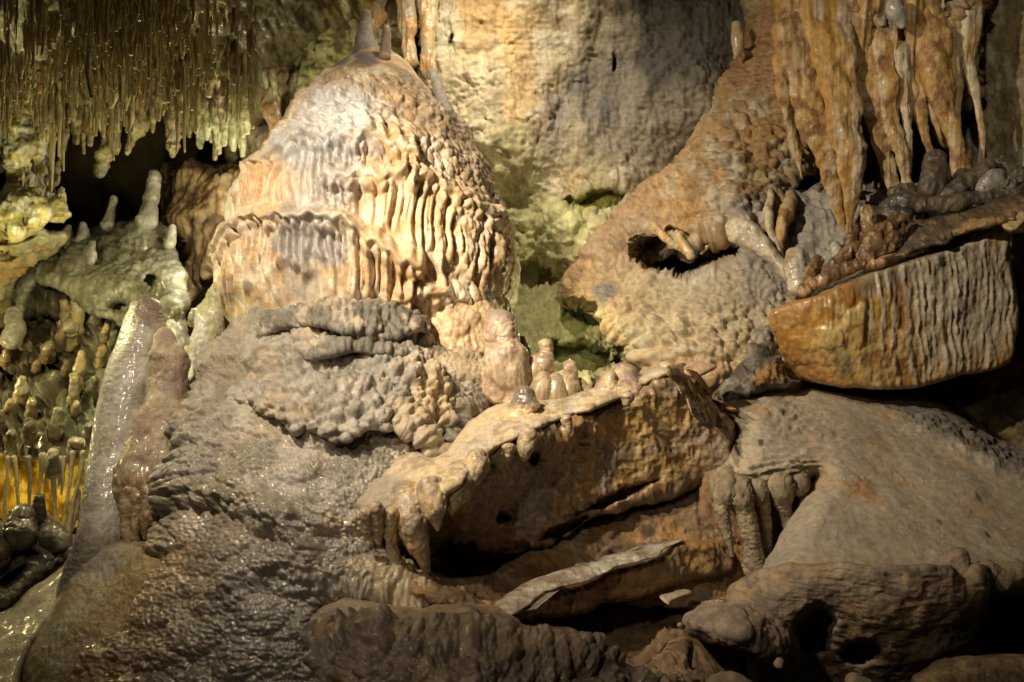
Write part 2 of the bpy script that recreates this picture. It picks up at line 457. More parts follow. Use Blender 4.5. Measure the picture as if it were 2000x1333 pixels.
def wall_detail(px, py, q):
    h = 0.12 * fbm(q, 0.55, 4, 21) + 0.045 * fbm(q, 0.14, 4, 22) + 0.013 * fbm(q, 0.03, 3, 23, ridged=True)
    st = 1 - ss(250, 480, py)
    h = h + st * (0.030 + 0.03 * fbm(q, 0.4, 2, 29)) * fbm(q + 0.12 * np.stack([fbm(q, 0.3, 2, 28)] * 3, -1), (0.16, 0.2, 0.5), 4, 24, ridged=True) + 0.012 * fbm(q, 0.07, 4, 30) - 0.03 * cracks(q, (0.30, 0.4, 0.45), 36) - 0.015 * cracks(q, 0.16, 37)
    # folded drapery left of the ridge line
    l = ss(820, 760, px) if False else (1 - ss(800, 860, px))
    h = h + l * 0.06 * fbm(q, (0.07, 0.1, 0.9), 3, 25, ridged=True)
    h = h + ss(380, 450, py) * 0.030 * fbm(q, 0.06, 4, 27, ridged=True)
    return h
P_wall = painter((0.50, 0.43, 0.30), [((0.56, 0.51, 0.39), 0.05, (0.25, 0.3, 0.5)), ((0.48, 0.35, 0.19), -0.20, (0.13, 0.2, 0.5)), ((0.30, 0.24, 0.15), -0.02, 0.09)],
    [(1330, 120, 230, 340, 25, (0.25, 0.215, 0.16), 0.9), (1390, 40, 170, 170, 0, (0.09, 0.085, 0.075), 0.92),  # diagonal grey shadow across the wall, painted into its colour
     (1160, 190, 70, 80, 20, (0.085, 0.08, 0.08), 0.9), (1240, 200, 150, 140, 20, (0.22, 0.195, 0.155), 0.85), (1285, 130, 45, 60, 0, (0.07, 0.065, 0.06), 0.9), (1330, 110, 60, 60, 0, (0.12, 0.11, 0.10), 0.7),
     (1080, 250, 30, 90, 10, (0.22, 0.20, 0.19), 0.55), (1185, 225, 16, 40, 0, (0.09, 0.08, 0.09), 0.8),
     (915, 220, 80, 200, 0, (0.62, 0.54, 0.38), 0.8), (930, 40, 120, 70, 0, (0.54, 0.36, 0.16), 0.7), (1010, 150, 35, 120, 0, (0.54, 0.37, 0.17), 0.6),
     (870, 60, 40, 60, 0, (0.62, 0.60, 0.46), 0.8), (1120, 580, 230, 210, 0, (0.36, 0.345, 0.17), 0.9), (1090, 440, 120, 55, 0, (0.50, 0.49, 0.26), 0.8), (1010, 350, 60, 120, 0, (0.55, 0.53, 0.30), 0.6),  # green rock; the lit ledge top is painted paler
     (620, 120, 110, 120, 0, (0.40, 0.39, 0.18), 0.8), (1160, 394, 72, 27, -14, (0.17, 0.18, 0.03), 0.95, 0.08), (520, 180, 60, 130, 0, (0.33, 0.25, 0.16), 0.8)],  # olive wedge is the shade below the overhang, painted in
    streak=0.30, s=20)
G = sheet([(470, -120), (1000, -150), (1520, -120), (1540, 200), (1450, 420), (1300, 600), (1380, 820), (1100, 860), (900, 800), (760, 560), (480, 460), (455, 300)],
          [(480, 0, 6.2), (500, 300, 6.4), (650, 100, 6.1), (780, 60, 5.9), (900, 60, 5.75), (1000, 300, 5.75), (1150, 200, 5.8), (1300, 60, 5.65), (1400, 200, 5.6),
           (1400, 480, 6.3), (1320, 640, 6.2), (1280, 780, 5.9), (1050, 400, 5.85), (1100, 440, 5.55), (1080, 560, 5.75), (1150, 660, 5.25), (1200, 760, 5.2), (950, 700, 5.4)],
          step=2.8, edge=(60, 0.25), detail=wall_detail, paint=P_wall, rough=6, back=0.4, seed=2,
          dents=[(1160, 396, 66, 24, -14, 0.12, 0.2), (815, 90, 13, 62, 0, 0.5), (883, 78, 6, 16, 10, 0.3),
                 (953, 235, 5, 4, 0, 0.2), (690, 25, 34, 26, 0, 0.5), (775, 12, 26, 8, 0, 0.35), (1050, 540, 55, 28, 5, 0.22), (1150, 610, 50, 26, 15, 0.25), (1130, 700, 70, 32, 8, 0.25),
                 (1200, 120, 5, 22, 0, 0.1)])
o = mesh('cave_wall', G, M_dry); tag(o, 'cream grey and green stained rock wall rising behind the banded dome', 'wall', kind='structure')

P_rw = painter((0.34, 0.30, 0.20), [((0.42, 0.38, 0.27), 0, 0.1), ((0.22, 0.17, 0.09), 0, 0.08)], s=90)
G = sheet([(1780, -120), (2300, -120), (2300, 900), (1960, 900), (1850, 640), (1800, 300)],
          [(1800, 0, 5.6), (1900, 200, 5.5), (2000, 100, 5.2), (2000, 300, 5.2), (2250, 200, 4.8), (2250, 600, 4.7), (1950, 800, 5.2)],
          step=3.5, edge=(50, 0.3), detail=D_rock(0.05, 0.25, 0.012, 91, 0.02), paint=P_rw, rough=4, seed=91)
o = mesh('side_wall', G, M_dry); tag(o, 'rough grey brown wall at the upper right corner beside the cream drapery', 'wall', kind='structure')

# ceiling on the left, falling away from the camera
def ceil_detail(px, py, q):
    return 0.10 * fbm(q, 0.5, 4, 31) + 0.05 * fbm(q, (0.09, 0.15, 0.5), 4, 32, ridged=True) + 0.02 * fbm(q, 0.05, 3, 33, ridged=True)
P_ceil = painter((0.22, 0.20, 0.085), [((0.30, 0.28, 0.12), 0, 0.12), ((0.20, 0.12, 0.05), -0.1, 0.15), ((0.10, 0.085, 0.04), 0, 0.3)], [(40, 60, 110, 60, 0, (0.36, 0.34, 0.24), 0.7)], s=34)
CEIL = [(0, -50, 4.0), (0, 120, 4.7), (0, 270, 5.3), (250, -50, 4.2), (250, 120, 5.1), (250, 250, 6.0), (480, -50, 5.0), (480, 120, 5.7), (500, 240, 6.2), (700, -50, 5.6), (700, 60, 6.0)]
ceil_Y = tps(CEIL)
G = sheet([(-250, -250), (820, -250), (790, 10), (700, 40), (620, 50), (580, 110), (545, 200), (500, 270), (450, 250), (400, 225), (330, 235), (270, 200), (200, 220), (120, 250), (60, 300), (-250, 330)],
          CEIL + [(-200, 100, 4.4), (-200, 300, 5.0), (400, -200, 4.4)], step=3.2, edge=(35, 0.2), detail=ceil_detail, paint=P_ceil, rough=8, back=0.5, seed=35)
o = mesh('cave_ceiling', G, M_wet); tag(o, 'olive brown sloping cave roof carrying the dense stalactites', 'ceiling', kind='structure')

# floor
def floor_detail(px, py, q): return 0.04 * fbm(q, 0.3, 5, 41) + 0.012 * knobs(q, 0.06, 42)
xs = np.linspace(-7, 7, 260); ys = np.linspace(0.8, 8.5, 160)
gx, gy = np.meshgrid(xs, ys); q = np.stack([gx.ravel(), gy.ravel(), np.full(gx.size, 0.0)], -1)
gz = -0.9 + 0.05 * q[:, 1]; q[:, 2] = gz
q[:, 2] += floor_detail(0, 0, q)
a = (np.arange(159)[:, None] * 260 + np.arange(259)[None]).ravel()
Pf = painter((0.16, 0.115, 0.065), [((0.10, 0.07, 0.04), 0, 0.3)], s=43)
o = mesh('ground', (q, [np.stack([a, a + 1, a + 261, a + 260], -1)], Pf(q[:, 0], q[:, 1], q)), M_sand); tag(o, 'dark brown cave floor of silt and rubble between the formations', 'ground', kind='structure')

# ================================================================= the banded dome
Lx = [(92, 700), (100, 672), (130, 640), (165, 598), (215, 560), (260, 531), (310, 506), (345, 490), (365, 484), (372, 458), (400, 447), (430, 450), (455, 451), (480, 444), (510, 436), (540, 430), (570, 436), (600, 449), (640, 458), (720, 470)]
Rx = [(92, 752), (100, 775), (130, 808), (165, 838), (215, 885), (260, 918), (310, 943), (345, 955), (365, 961), (372, 964), (400, 975), (430, 988), (455, 998), (480, 1006), (510, 1013), (540, 1016), (570, 1010), (600, 1003), (640, 980), (720, 940)]
L0 = [(540, 296), (600, 268), (680, 256), (740, 264), (800, 285), (860, 300)]
L0b = [(600, 232), (660, 215), (700, 212), (745, 222)]
L1 = [(484, 362), (520, 350), (560, 336), (620, 318), (700, 314), (760, 322), (800, 336), (850, 350)]
L2 = [(655, 402), (690, 396), (740, 386), (800, 386), (870, 400), (930, 425), (990, 470)]
L2a = [(448, 396), (465, 378), (500, 372), (540, 366)]
L2c = [(668, 412), (700, 402), (735, 410)]
L3 = [(440, 520), (465, 492), (495, 468), (540, 457), (600, 462), (640, 462), (700, 474), (760, 498), (810, 530), (860, 560)]
L3c = [(588, 490), (620, 466), (660, 464), (700, 476), (745, 500)]
L3r = [(880, 430), (930, 455), (975, 500), (1012, 540)]
L4 = [(780, 600), (830, 588), (900, 580), (960, 600), (1010, 640)]
DOMEY = 4.95
def dome_detail(px, py, q):
    x, y = px, py
    h = 0.020 * fbm(q, 0.25, 3, 101) 
    f0 = fringe(x, y, L0, 30, 36, 1, 26, wmin=0.5); f0b = fringe(x, y, L0b, 30, 26, 2, 22, wmin=0.5)
    f1 = fringe(x, y, L1, 17, ([480, 640, 690, 740, 930], [112, 138, 76, 64, 60]), 3, 34, fade=30, wmin=0.30); f2 = fringe(x, y, L2, 18, ([655, 700, 760, 800, 870, 930, 990], [64, 80, 105, 140, 155, 150, 110]), 4, 24, fade=22, wmin=0.26)
    f2a = fringe(x, y, L2a, 20, 100, 5, 16, fade=10); f2c = fringe(x, y, L2c, 17, 70, 11, 14, fade=8)
    f3 = fringe(x, y, L3, 17, ([440, 600, 740, 800, 860], [120, 128, 112, 95, 70]), 6, 34, fade=24, wmin=0.28); f3c = fringe(x, y, L3c, 23, 130, 12, 22, fade=12)
    f3r = fringe(x, y, L3r, 22, 90, 7, 24, fade=16); f4 = fringe(x, y, L4, 30, 70, 8, 26, fade=30)
    f0c = fringe(x, y, [(560, 232), (620, 205), (700, 190), (790, 200), (860, 235), (900, 270)], 26, 30, 14, 22, wmin=0.55); f0d = fringe(x, y, [(600, 175), (680, 150), (760, 152), (830, 185)], 26, 22, 15, 20, wmin=0.6)
    f0e = fringe(x, y, [(520, 312), (600, 290), (690, 284), (760, 292), (840, 300), (900, 320)], 22, 34, 16, 22, wmin=0.5)
    fr = 0.036 * f0 + 0.024 * f0b + 0.022 * f0c + 0.014 * f0d + 0.026 * f0e + 0.078 * f1 + 0.068 * f2 + 0.028 * f2a + 0.034 * f2c + 0.090 * f3 + 0.034 * f3c + 0.030 * f3r + 0.050 * f4
    h = h + fr
    k = knobs(q, 0.034, 105); k2 = knobs(q, 0.014, 106)
    drip = knobs(q, (0.045, 0.05, 0.13), 107)
    up = 1 - ss(240, 330, y)
    h = h + 0.007 * up * scales(q[:, 0], q[:, 2], 0.032, 0.022, 116) * ss(120, 200, y) + 0.0030 * k2 * (0.4 + 0.6 * np.clip(fr / 0.04, 0, 1)) + (1 - up) * 0.005 * drip
    side = ss(780, 900, x) * ss(150, 260, y)
    h = h + side * (0.022 * knobs(q, (0.055, 0.06, 0.10), 108) + 0.007 * k)
    mid = ss(770, 810, x) * ss(290, 330, y) * (1 - ss(0, 20, y - np.interp(x, [700, 800, 870, 930, 990], [386, 380, 392, 415, 460])))
    h = h + mid * 0.024 * knobs(q, (0.05, 0.05, 0.075), 117)
    cen = blob(x, y, q, 690, 260, 110, 90, 0, s=109)
    h = h + cen * 0.030 * knobs(q, (0.075, 0.07, 0.05), 110)
    return h
def dome_paint(px, py, q):
    lay = [(685, 262, 86, 66, 0, (0.58, 0.58, 0.58), 0.97, 0.08), (650, 330, 110, 40, 5, (0.50, 0.50, 0.51), 0.97, 0.06), (640, 400, 62, 75, 0, (0.44, 0.42, 0.41), 0.7, 0.05),
           (700, 400, 45, 80, 0, (0.40, 0.37, 0.35), 0.8, 0.05), (720, 122, 24, 20, 0, (0.22, 0.20, 0.22), 0.85, 0.05), (665, 130, 24, 24, 0, (0.25, 0.22, 0.20), 0.7, 0.05),
           (800, 165, 40, 16, 35, (0.25, 0.21, 0.17), 0.6, 0.05), (665, 500, 78, 50, 0, (0.33, 0.31, 0.30), 0.92, 0.06), (640, 560, 40, 40, 0, (0.36, 0.33, 0.30), 0.6, 0.05),
           (540, 470, 90, 22, 0, (0.46, 0.34, 0.24), 0.6, 0.05), (890, 240, 70, 130, -28, (0.36, 0.27, 0.18), 0.8, 0.07), (950, 360, 60, 150, -12, (0.38, 0.29, 0.20), 0.75, 0.08),  # brown right flank, with its shaded side painted in
           (850, 140, 26, 60, -25, (0.30, 0.27, 0.25), 0.7, 0.05), (560, 240, 70, 20, -40, (0.50, 0.38, 0.25), 0.5, 0.05), (560, 400, 60, 70, 0, (0.72, 0.46, 0.24), 0.55, 0.1), (830, 470, 130, 90, 0, (0.72, 0.52, 0.30), 0.6, 0.12),
           (462, 420, 20, 60, 0, (0.78, 0.76, 0.66), 0.9, 0.06), (840, 640, 60, 40, 0, (0.70, 0.54, 0.32), 0.6)]  # whitish left edge is a highlight painted into the colour
    c = painter((0.60, 0.42, 0.23), [((0.56, 0.37, 0.18), -0.10, 0.10), ((0.45, 0.33, 0.22), -0.08, 0.03), ((0.76, 0.66, 0.50), -0.10, 0.12)], lay, streak=0.10, s=100, gran=0.06)(px, py, q)
    # dusty tops of the upward facing ledges
    for L, wd in ((L1, 1), (L3, 1), (L2, 0.5)):
        L = np.array(L); s = py - np.interp(px, L[:, 0], L[:, 1])
        m = wd * 0.5 * ss(-26, -4, s) * (1 - ss(2, 16, s)) * (px > L[0, 0]) * (px < 0.5 * (L[0, 0] + L[-1, 0]) + 60) * np.clip(0.6 + fbm(q, 0.05, 3, 130) * 1.2, 0, 1)
        c = c * (1 - m[:, None]) + np.array((0.44, 0.39, 0.34)) * m[:, None]
    return c
def build_dome():
    Lx_ = np.array(Lx); Rx_ = np.array(Rx)
    ys = np.arange(92, 722, 2.1); l = np.interp(ys, Lx_[:, 0], Lx_[:, 1]); r = np.interp(ys, Rx_[:, 0], Rx_[:, 1])
    for k in range(3):
        l = np.convolve(np.pad(l, 3, 'edge'), np.ones(7) / 7, 'valid'); r = np.convolve(np.pad(r, 3, 'edge'), np.ones(7) / 7, 'valid')
    cx = (l + r) / 2; rad = (r - l) / 2
    f = np.linspace(-1.72, 1.72, 430); b = np.linspace(1.80, 2 * math.pi - 1.80, 60); th = np.concatenate([f, b]); n = len(th)
    cxw = (cx - 1000) * K * DOMEY; rw = rad * K * DOMEY * 0.965; zw = CAMZ - (ys - 666.5) * K * DOMEY
    lean = np.interp(ys, [92, 700], [0.10, -0.04])
    X = cxw[:, None] + rw[:, None] * np.sin(th)[None]; Yw = DOMEY + lean[:, None] - 0.93 * rw[:, None] * np.cos(th)[None]; Z = zw[:, None] + 0 * X
    V = np.stack([X, Yw, Z], -1)
    dx = np.gradient(V, axis=1); dx[:, 0] = V[:, 1] - V[:, 0]
    dy = np.gradient(V, axis=0)
    N = np.cross(dx, dy).reshape(-1, 3); N /= np.linalg.norm(N, axis=1)[:, None] + 1e-9
    cen = np.stack([cxw[:, None] + 0 * X, DOMEY + 0 * X, Z], -1)
    V = V.reshape(-1, 3)
    if ((V - cen.reshape(-1, 3)) * N).sum() < 0: N = -N
    px = np.repeat(cx, n).reshape(-1) + np.tile(np.sin(th), len(ys)) * np.repeat(rad, n); py = np.repeat(ys, n)
    front = np.tile(np.cos(th), len(ys)) > -0.3
    h = np.zeros(len(V)); h[front] = dome_detail(px[front], py[front], V[front])
    V = V + N * h[:, None]
    C = dome_paint(px, py, V)
    m = len(ys)
    i, j = np.meshgrid(np.arange(m - 1), np.arange(n), indexing='ij'); i = i.ravel(); j = j.ravel(); j2 = (j + 1) % n
    F = [np.stack([i * n + j, (i + 1) * n + j, (i + 1) * n + j2, i * n + j2], -1)]
    top = V[:n].mean(0) + np.array([0, 0, 0.02]); bot = V[-n:].mean(0)
    V = np.concatenate([V, top[None], bot[None]]); C = np.concatenate([C, C[:1], C[-1:]])
    jj = np.arange(n)
    F.append(np.stack([jj, (jj + 1) % n, np.full(n, m * n)], -1)); F.append(np.stack([(m - 1) * n + (jj + 1) % n, (m - 1) * n + jj, np.full(n, m * n + 1)], -1))
    return V, F, C
# the dome's faces per tier become parts: cap, three tiers
V, F, C = build_dome()
dome = thing('flowstone_dome', V, 'big cream beehive shaped dome ringed with tiers of dripping flowstone', 'flowstone dome')
def tier_split(V, F, C, bounds, names):
    n = 490
    cen = V[:, 0]
    px = 1000 + V[:, 0] / V[:, 1] / K; py = 666.5 - (V[:, 2] - CAMZ) / V[:, 1] / K
    for k, nm in enumerate(names):
        Fs = []
        for f in F:
            fx = px[f].mean(1); fy = py[f].mean(1)
            lev = np.zeros(len(f), int)
            for bL in bounds:
                bL = np.array(bL); lev += fy > np.interp(fx, bL[:, 0], bL[:, 1])
            Fs.append(f[lev == k])
        u = np.unique(np.concatenate([a.ravel() for a in Fs]))
        mp = np.full(len(V), -1); mp[u] = np.arange(len(u))
        mesh(nm, (V[u], [mp[a] for a in Fs], C[u]), M_dome, dome)
def up(L, d): return [(x, y - d) for x, y in L]
tier_split(V, F, C, [[(400, 350)] + up([(560, 336), (620, 318), (700, 314), (760, 322), (860, 350), (990, 400)], 34),
                     [(400, 500)] + up([(465, 500), (540, 457), (640, 462), (700, 474), (760, 498), (860, 560), (1010, 620)], 34)], ['dome_cap', 'upper_tier', 'lower_tier'])
Pc = painter((0.60, 0.46, 0.30), [((0.42, 0.33, 0.24), 0, 0.05)], s=140)
mesh('tip_stalagmite', tube([(755, 56, 4.9, 7), (754, 75, 4.9, 9), (752, 110, 4.9, 12)], 2, paint=Pc, detail=D_rock(0.004, 0.04, 0.001, 2)), M_dome, dome)
mesh('tip_stalagmite', tube([(716, 27, 5.15, 8), (714, 50, 5.15, 12), (712, 80, 5.1, 18), (712, 110, 5.05, 26)], 2, paint=painter((0.34, 0.30, 0.26), s=141), detail=D_rock(0.006, 0.05, 0.002, 3)), M_dry, dome)
mesh('side_rib', tube([(845, 140, 4.96, 6), (853, 165, 4.92, 9), (862, 190, 4.88, 9), (880, 230, 4.85, 8), (903, 280, 4.86, 7)], 2, paint=painter((0.30, 0.27, 0.24), s=142), detail=D_knob(0.006, 0.03, 0.004)), M_dry, dome)
mesh('side_bulge', tube([(468, 372, 4.93, 12), (460, 395, 4.88, 18), (460, 425, 4.85, 19), (468, 455, 4.85, 17), (478, 480, 4.85, 10)], 2, paint=painter((0.74, 0.68, 0.55), s=143), detail=D_knob(0.005, 0.03, 0.01)), M_dome, dome)  # pale tone carries on the painted highlight of the left edge

# ================================================================= grey mound below the dome
MO = [(430, 668), (450, 632), (500, 605), (560, 596), (640, 587), (720, 586), (800, 602), (832, 640), (900, 682), (960, 700), (1015, 722), (1080, 755), (1130, 772), (1020, 800), (945, 818), (900, 862), (862, 893), (865, 905), (868, 935), (815, 985), (760, 1012), (745, 1045), (755, 1090), (800, 1120), (868, 1142), (900, 1185),
      (800, 1210), (660, 1200), (622, 1235), (640, 1300), (660, 1480), (60, 1480), (110, 1380), (170, 1290), (240, 1190), (290, 1090), (322, 1020), (334, 965), (330, 905), (332, 840), (350, 780), (378, 740), (395, 700)]
MC = [(480, 640, 4.45), (650, 600, 4.35), (780, 620, 4.4), (600, 700, 4.12), (750, 700, 4.12), (900, 720, 4.22), (1080, 765, 4.35), (450, 750, 4.2), (400, 850, 4.0), (600, 850, 3.86), (750, 800, 3.92), (860, 840, 4.0),
      (780, 930, 3.72), (600, 1000, 3.60), (420, 1000, 3.78), (700, 1050, 3.60), (850, 1150, 3.50), (340, 1150, 3.68), (500, 1200, 3.42), (650, 1150, 3.46), (250, 1300, 3.55), (450, 1400, 3.28), (620, 1400, 3.25), (150, 1420, 3.55)]
ML1 = [(430, 680), (470, 640), (540, 606), (620, 592), (720, 590), (800, 606), (830, 640)]
ML2 = [(590, 668), (640, 648), (700, 644), (750, 654)]
ML3 = [(360, 770), (430, 800), (510, 812), (580, 838), (650, 852), (730, 842), (800, 880), (850, 905)]
ML4 = [(300, 1010), (350, 978), (430, 968), (520, 1000), (580, 1050), (620, 1110)]
ML5 = [(540, 720), (620, 706), (720, 712), (800, 735), (870, 780), (900, 830)]
ML6 = [(420, 1150), (520, 1120), (640, 1130), (760, 1160), (860, 1180)]
def mound_detail(px, py, q0):
    q = np.stack([q0[:, 0], q0[:, 2] * 0.5 - q0[:, 1] * 0.866, q0[:, 2] * 0.866 + q0[:, 1] * 0.5], -1)    # across, off and along the slope
    h = 0.040 * fbm(q, 0.4, 2, 201) + 0.014 * fbm(q, 0.14, 1, 202)
    w = np.clip(0.70 + 1.7 * fbm(q, 0.36, 3, 203), 0.15, 1.35) * (1 - 0.8 * blob(px, py, q0, 960, 730, 140, 50, 15, s=219)) * (1 - 0.75 * blob(px, py, q0, 330, 1200, 150, 110, -20, s=220)) * (1 - 0.7 * blob(px, py, q0, 800, 1150, 110, 40, 10, s=221)) * (1 - 0.6 * blob(px, py, q0, 640, 930, 90, 50, 0, s=222))
    h = h + w * 0.022 * scales(q[:, 0], q[:, 2], 0.080, 0.060, 204, 0.25) + (0.35 + 0.65 * w) * 0.012 * scales(q[:, 0], q[:, 2], 0.042, 0.030, 205, 0.25) + 0.028 * scales(q[:, 0], q[:, 2], 0.22, 0.13, 208)
    for L_, a_, r_ in ((ML4, 0.05, 55), (ML5, 0.035, 40), (ML6, 0.04, 50)):
        h = h + a_ * fringe(px, py, L_, 24, 26, 50 + r_, r_, fade=50, wmin=0.6) + 0.003 * scales(q[:, 0], q[:, 2], 0.018, 0.013, 206, 0.2)
    # terraces crossing the slope
    t = np.sin((py + 0.15 * px) / 17.0 + 3.0 * fbm(q, 0.35, 3, 207))
    h = h + 0.014 * t * (1 - ss(820, 950, py))
    ll = ss(430, 330, px) if False else (1 - ss(300, 470, px + (py - 1100) * -0.35)) * ss(1000, 1120, py)
    h = h - 0.012 * ll * knobs(q, 0.045, 204) * 0.5
    return h
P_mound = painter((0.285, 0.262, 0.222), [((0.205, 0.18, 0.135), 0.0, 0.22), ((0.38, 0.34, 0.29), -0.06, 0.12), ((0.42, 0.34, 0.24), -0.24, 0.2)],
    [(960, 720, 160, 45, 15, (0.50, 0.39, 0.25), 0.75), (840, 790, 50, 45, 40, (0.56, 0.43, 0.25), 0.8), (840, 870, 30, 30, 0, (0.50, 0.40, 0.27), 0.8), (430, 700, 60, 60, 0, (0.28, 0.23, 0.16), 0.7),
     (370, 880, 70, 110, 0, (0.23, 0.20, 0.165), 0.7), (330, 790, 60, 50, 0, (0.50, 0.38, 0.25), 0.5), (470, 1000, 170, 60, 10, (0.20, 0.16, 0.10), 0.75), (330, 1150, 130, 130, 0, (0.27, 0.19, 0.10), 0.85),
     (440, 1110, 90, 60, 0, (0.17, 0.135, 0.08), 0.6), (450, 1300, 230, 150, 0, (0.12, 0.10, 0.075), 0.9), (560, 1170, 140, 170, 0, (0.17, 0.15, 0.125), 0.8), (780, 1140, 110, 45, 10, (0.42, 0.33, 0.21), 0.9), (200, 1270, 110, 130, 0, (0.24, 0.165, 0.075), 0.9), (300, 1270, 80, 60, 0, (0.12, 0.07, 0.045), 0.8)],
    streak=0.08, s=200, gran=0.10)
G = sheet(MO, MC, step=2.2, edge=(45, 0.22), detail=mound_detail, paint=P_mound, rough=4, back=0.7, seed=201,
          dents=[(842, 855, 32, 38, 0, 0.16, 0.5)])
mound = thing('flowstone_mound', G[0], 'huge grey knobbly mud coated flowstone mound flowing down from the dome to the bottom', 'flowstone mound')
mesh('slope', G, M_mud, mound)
def lip_detail(px, py, q):
    return 0.02 * fbm(q, 0.15, 2, 221) + 0.020 * scales(q[:, 0], q[:, 2], 0.036, 0.050, 222, 0.2) + 0.010 * scales(q[:, 0], q[:, 2], 0.026, 0.024, 223, 0.2)
P_lip = painter((0.215, 0.20, 0.17), [((0.15, 0.135, 0.105), 0, 0.1), ((0.40, 0.34, 0.26), -0.14, 0.08)], s=224)
G = sheet([(440, 668), (470, 640), (520, 612), (580, 596), (640, 584), (720, 583), (790, 596), (832, 618), (838, 650), (810, 652), (770, 664), (740, 684), (700, 668), (650, 648), (600, 640), (540, 652), (490, 676), (450, 690)],
          [(450, 680, 4.50), (480, 650, 4.46), (540, 606, 4.37), (640, 586, 4.32), (720, 586, 4.32), (830, 622, 4.32), (540, 640, 4.27), (640, 625, 4.07), (720, 630, 4.04), (800, 640, 4.10), (730, 675, 4.10)], 2.1, (18, 0.08), lip_detail, P_lip, rough=3, back=0.3, seed=225)
mesh('upper_lip', G, M_mud, mound)
G = sheet([(585, 684), (600, 662), (650, 648), (705, 646), (755, 660), (800, 668), (840, 690), (800, 700), (740, 694), (690, 690), (640, 700), (600, 704)], [(600, 690, 4.06), (660, 650, 4.12), (660, 690, 3.98), (740, 664, 4.10), (740, 690, 3.99), (830, 690, 4.08)], 2.1, (14, 0.06), lip_detail, P_lip, rough=3, back=0.25, seed=226)
mesh('middle_lip', G, M_mud, mound)
G = sheet([(455, 776), (520, 744), (600, 728), (690, 728), (760, 745), (820, 790), (856, 846), (872, 886), (836, 892), (800, 858), (760, 840), (720, 838), (690, 862), (650, 862), (610, 846), (575, 850), (545, 822), (500, 812)],
          [(460, 780, 4.04), (560, 740, 3.98), (700, 732, 3.96), (800, 780, 3.94), (560, 820, 3.80), (650, 850, 3.69), (720, 820, 3.75), (820, 860, 3.78), (860, 885, 3.82)], 2.1, (26, 0.10), lambda px, py, q: 0.03 * fbm(q, 0.16, 2, 227) + 0.026 * scales(q[:, 0], q[:, 2], 0.060, 0.046, 228, 0.3) + 0.012 * scales(q[:, 0], q[:, 2], 0.03, 0.022, 229, 0.3), P_mound, rough=4, back=0.25, seed=227)
mesh('knobbly_lobe', G, M_mud, mound)
G = sheet([(790, 600), (850, 578), (930, 575), (978, 610), (985, 670), (950, 705), (880, 700), (822, 670)], [(800, 640, 4.42), (880, 650, 4.34), (970, 660, 4.42), (880, 590, 4.42)], 2.3, (20, 0.10),
          detail=D_knob(0.012, 0.05, 0.03, 0.1, 211, 1.8), paint=painter((0.68, 0.50, 0.29), [((0.50, 0.36, 0.22), -0.1, 0.06)], s=211), rough=3, back=0.3, seed=211)
mesh('cream_lobe', G, M_dome, mound)
# ================================================================= small stalagmites beside the dome
def stump(name, spine, label, paint, mat, det=None, cat='stalagmite', group=None, extra=(), step=2.0, flat=1.0, lump=0.10):
    ring = (lambda px, py, q: 0.0009 * np.sin(q[:, 2] * 310 + 5 * fbm(q, 0.06, 2, 3)) + 0.010 * fbm(q, 0.05, 4, 8) + 0.004 * knobs(q, 0.022, 12)); det = det or ring
    Gs = [tube(spine, step, flat, det or D_knob(0.005, 0.035, 0.008, 0.08, int(spine[0][0])), paint, seed=int(spine[0][0]) % 50, lump=lump, lsc=0.08)]
    for k, e in enumerate(extra): Gs.append(tube(e, step, flat, det or D_knob(0.005, 0.035, 0.008, 0.08, 3 + k), paint, seed=k + 3, lump=lump, lsc=0.08))
    G = join(Gs)
    o = mesh(name, G, mat); tag(o, label, cat, group); return o

stump('stalagmite', [(976, 636, 4.20, 32), (978, 655, 4.18, 37), (981, 675, 4.17, 35), (984, 690, 4.16, 39), (990, 715, 4.15, 46), (994, 740, 4.2, 56)], 'thick rounded pinkish cream stalagmite stump at the right foot of the dome',
      painter((0.52, 0.39, 0.26), [((0.60, 0.47, 0.33), 0, 0.05), ((0.40, 0.28, 0.2), -0.15, 0.05)], [(975, 615, 35, 14, 0, (0.33, 0.26, 0.23), 0.8, 0.04)], s=301), M_wet)
PG = painter((0.55, 0.42, 0.27), [((0.36, 0.27, 0.18), 0, 0.06)], s=303)
stump('stalagmite', [(1066, 675, 4.2, 14), (1066, 692, 4.2, 16), (1062, 712, 4.18, 22)], 'small glossy cream knob rising behind the low wet mound', PG, M_gloss)
stump('stalagmite', [(1048, 712, 4.22, 22), (1046, 724, 4.20, 33), (1046, 750, 4.22, 44)], 'low wet brown cream mound just right of the pinkish stump', PG, M_gloss)
stump('stalagmite', [(1113, 716, 4.22, 13), (1112, 732, 4.2, 17), (1102, 752, 4.17, 32), (1098, 780, 4.2, 46)], 'shiny lobed cream stalagmite cluster with a knob on its right shoulder', PG, M_gloss,
      extra=[[(1062, 742, 4.14, 18), (1060, 760, 4.12, 27), (1060, 785, 4.16, 34)], [(1082, 748, 4.14, 20), (1084, 766, 4.12, 26), (1084, 790, 4.16, 34)], [(1130, 752, 4.2, 12), (1142, 766, 4.18, 14), (1150, 780, 4.2, 16)]])
o = stump('stalagmite', [(1027, 774, 3.94, 20), (1025, 788, 3.93, 27), (1020, 808, 3.92, 22), (1012, 835, 3.90, 26), (1006, 865, 3.92, 36)], 'short stalagmite with a dark grey cap on a cream stem at the slab edge',
      painter((0.58, 0.42, 0.25), [((0.70, 0.56, 0.36), 0, 0.06)], [(1026, 772, 44, 24, 0, (0.17, 0.145, 0.13), 0.95, 0.05)], s=305), M_gloss)
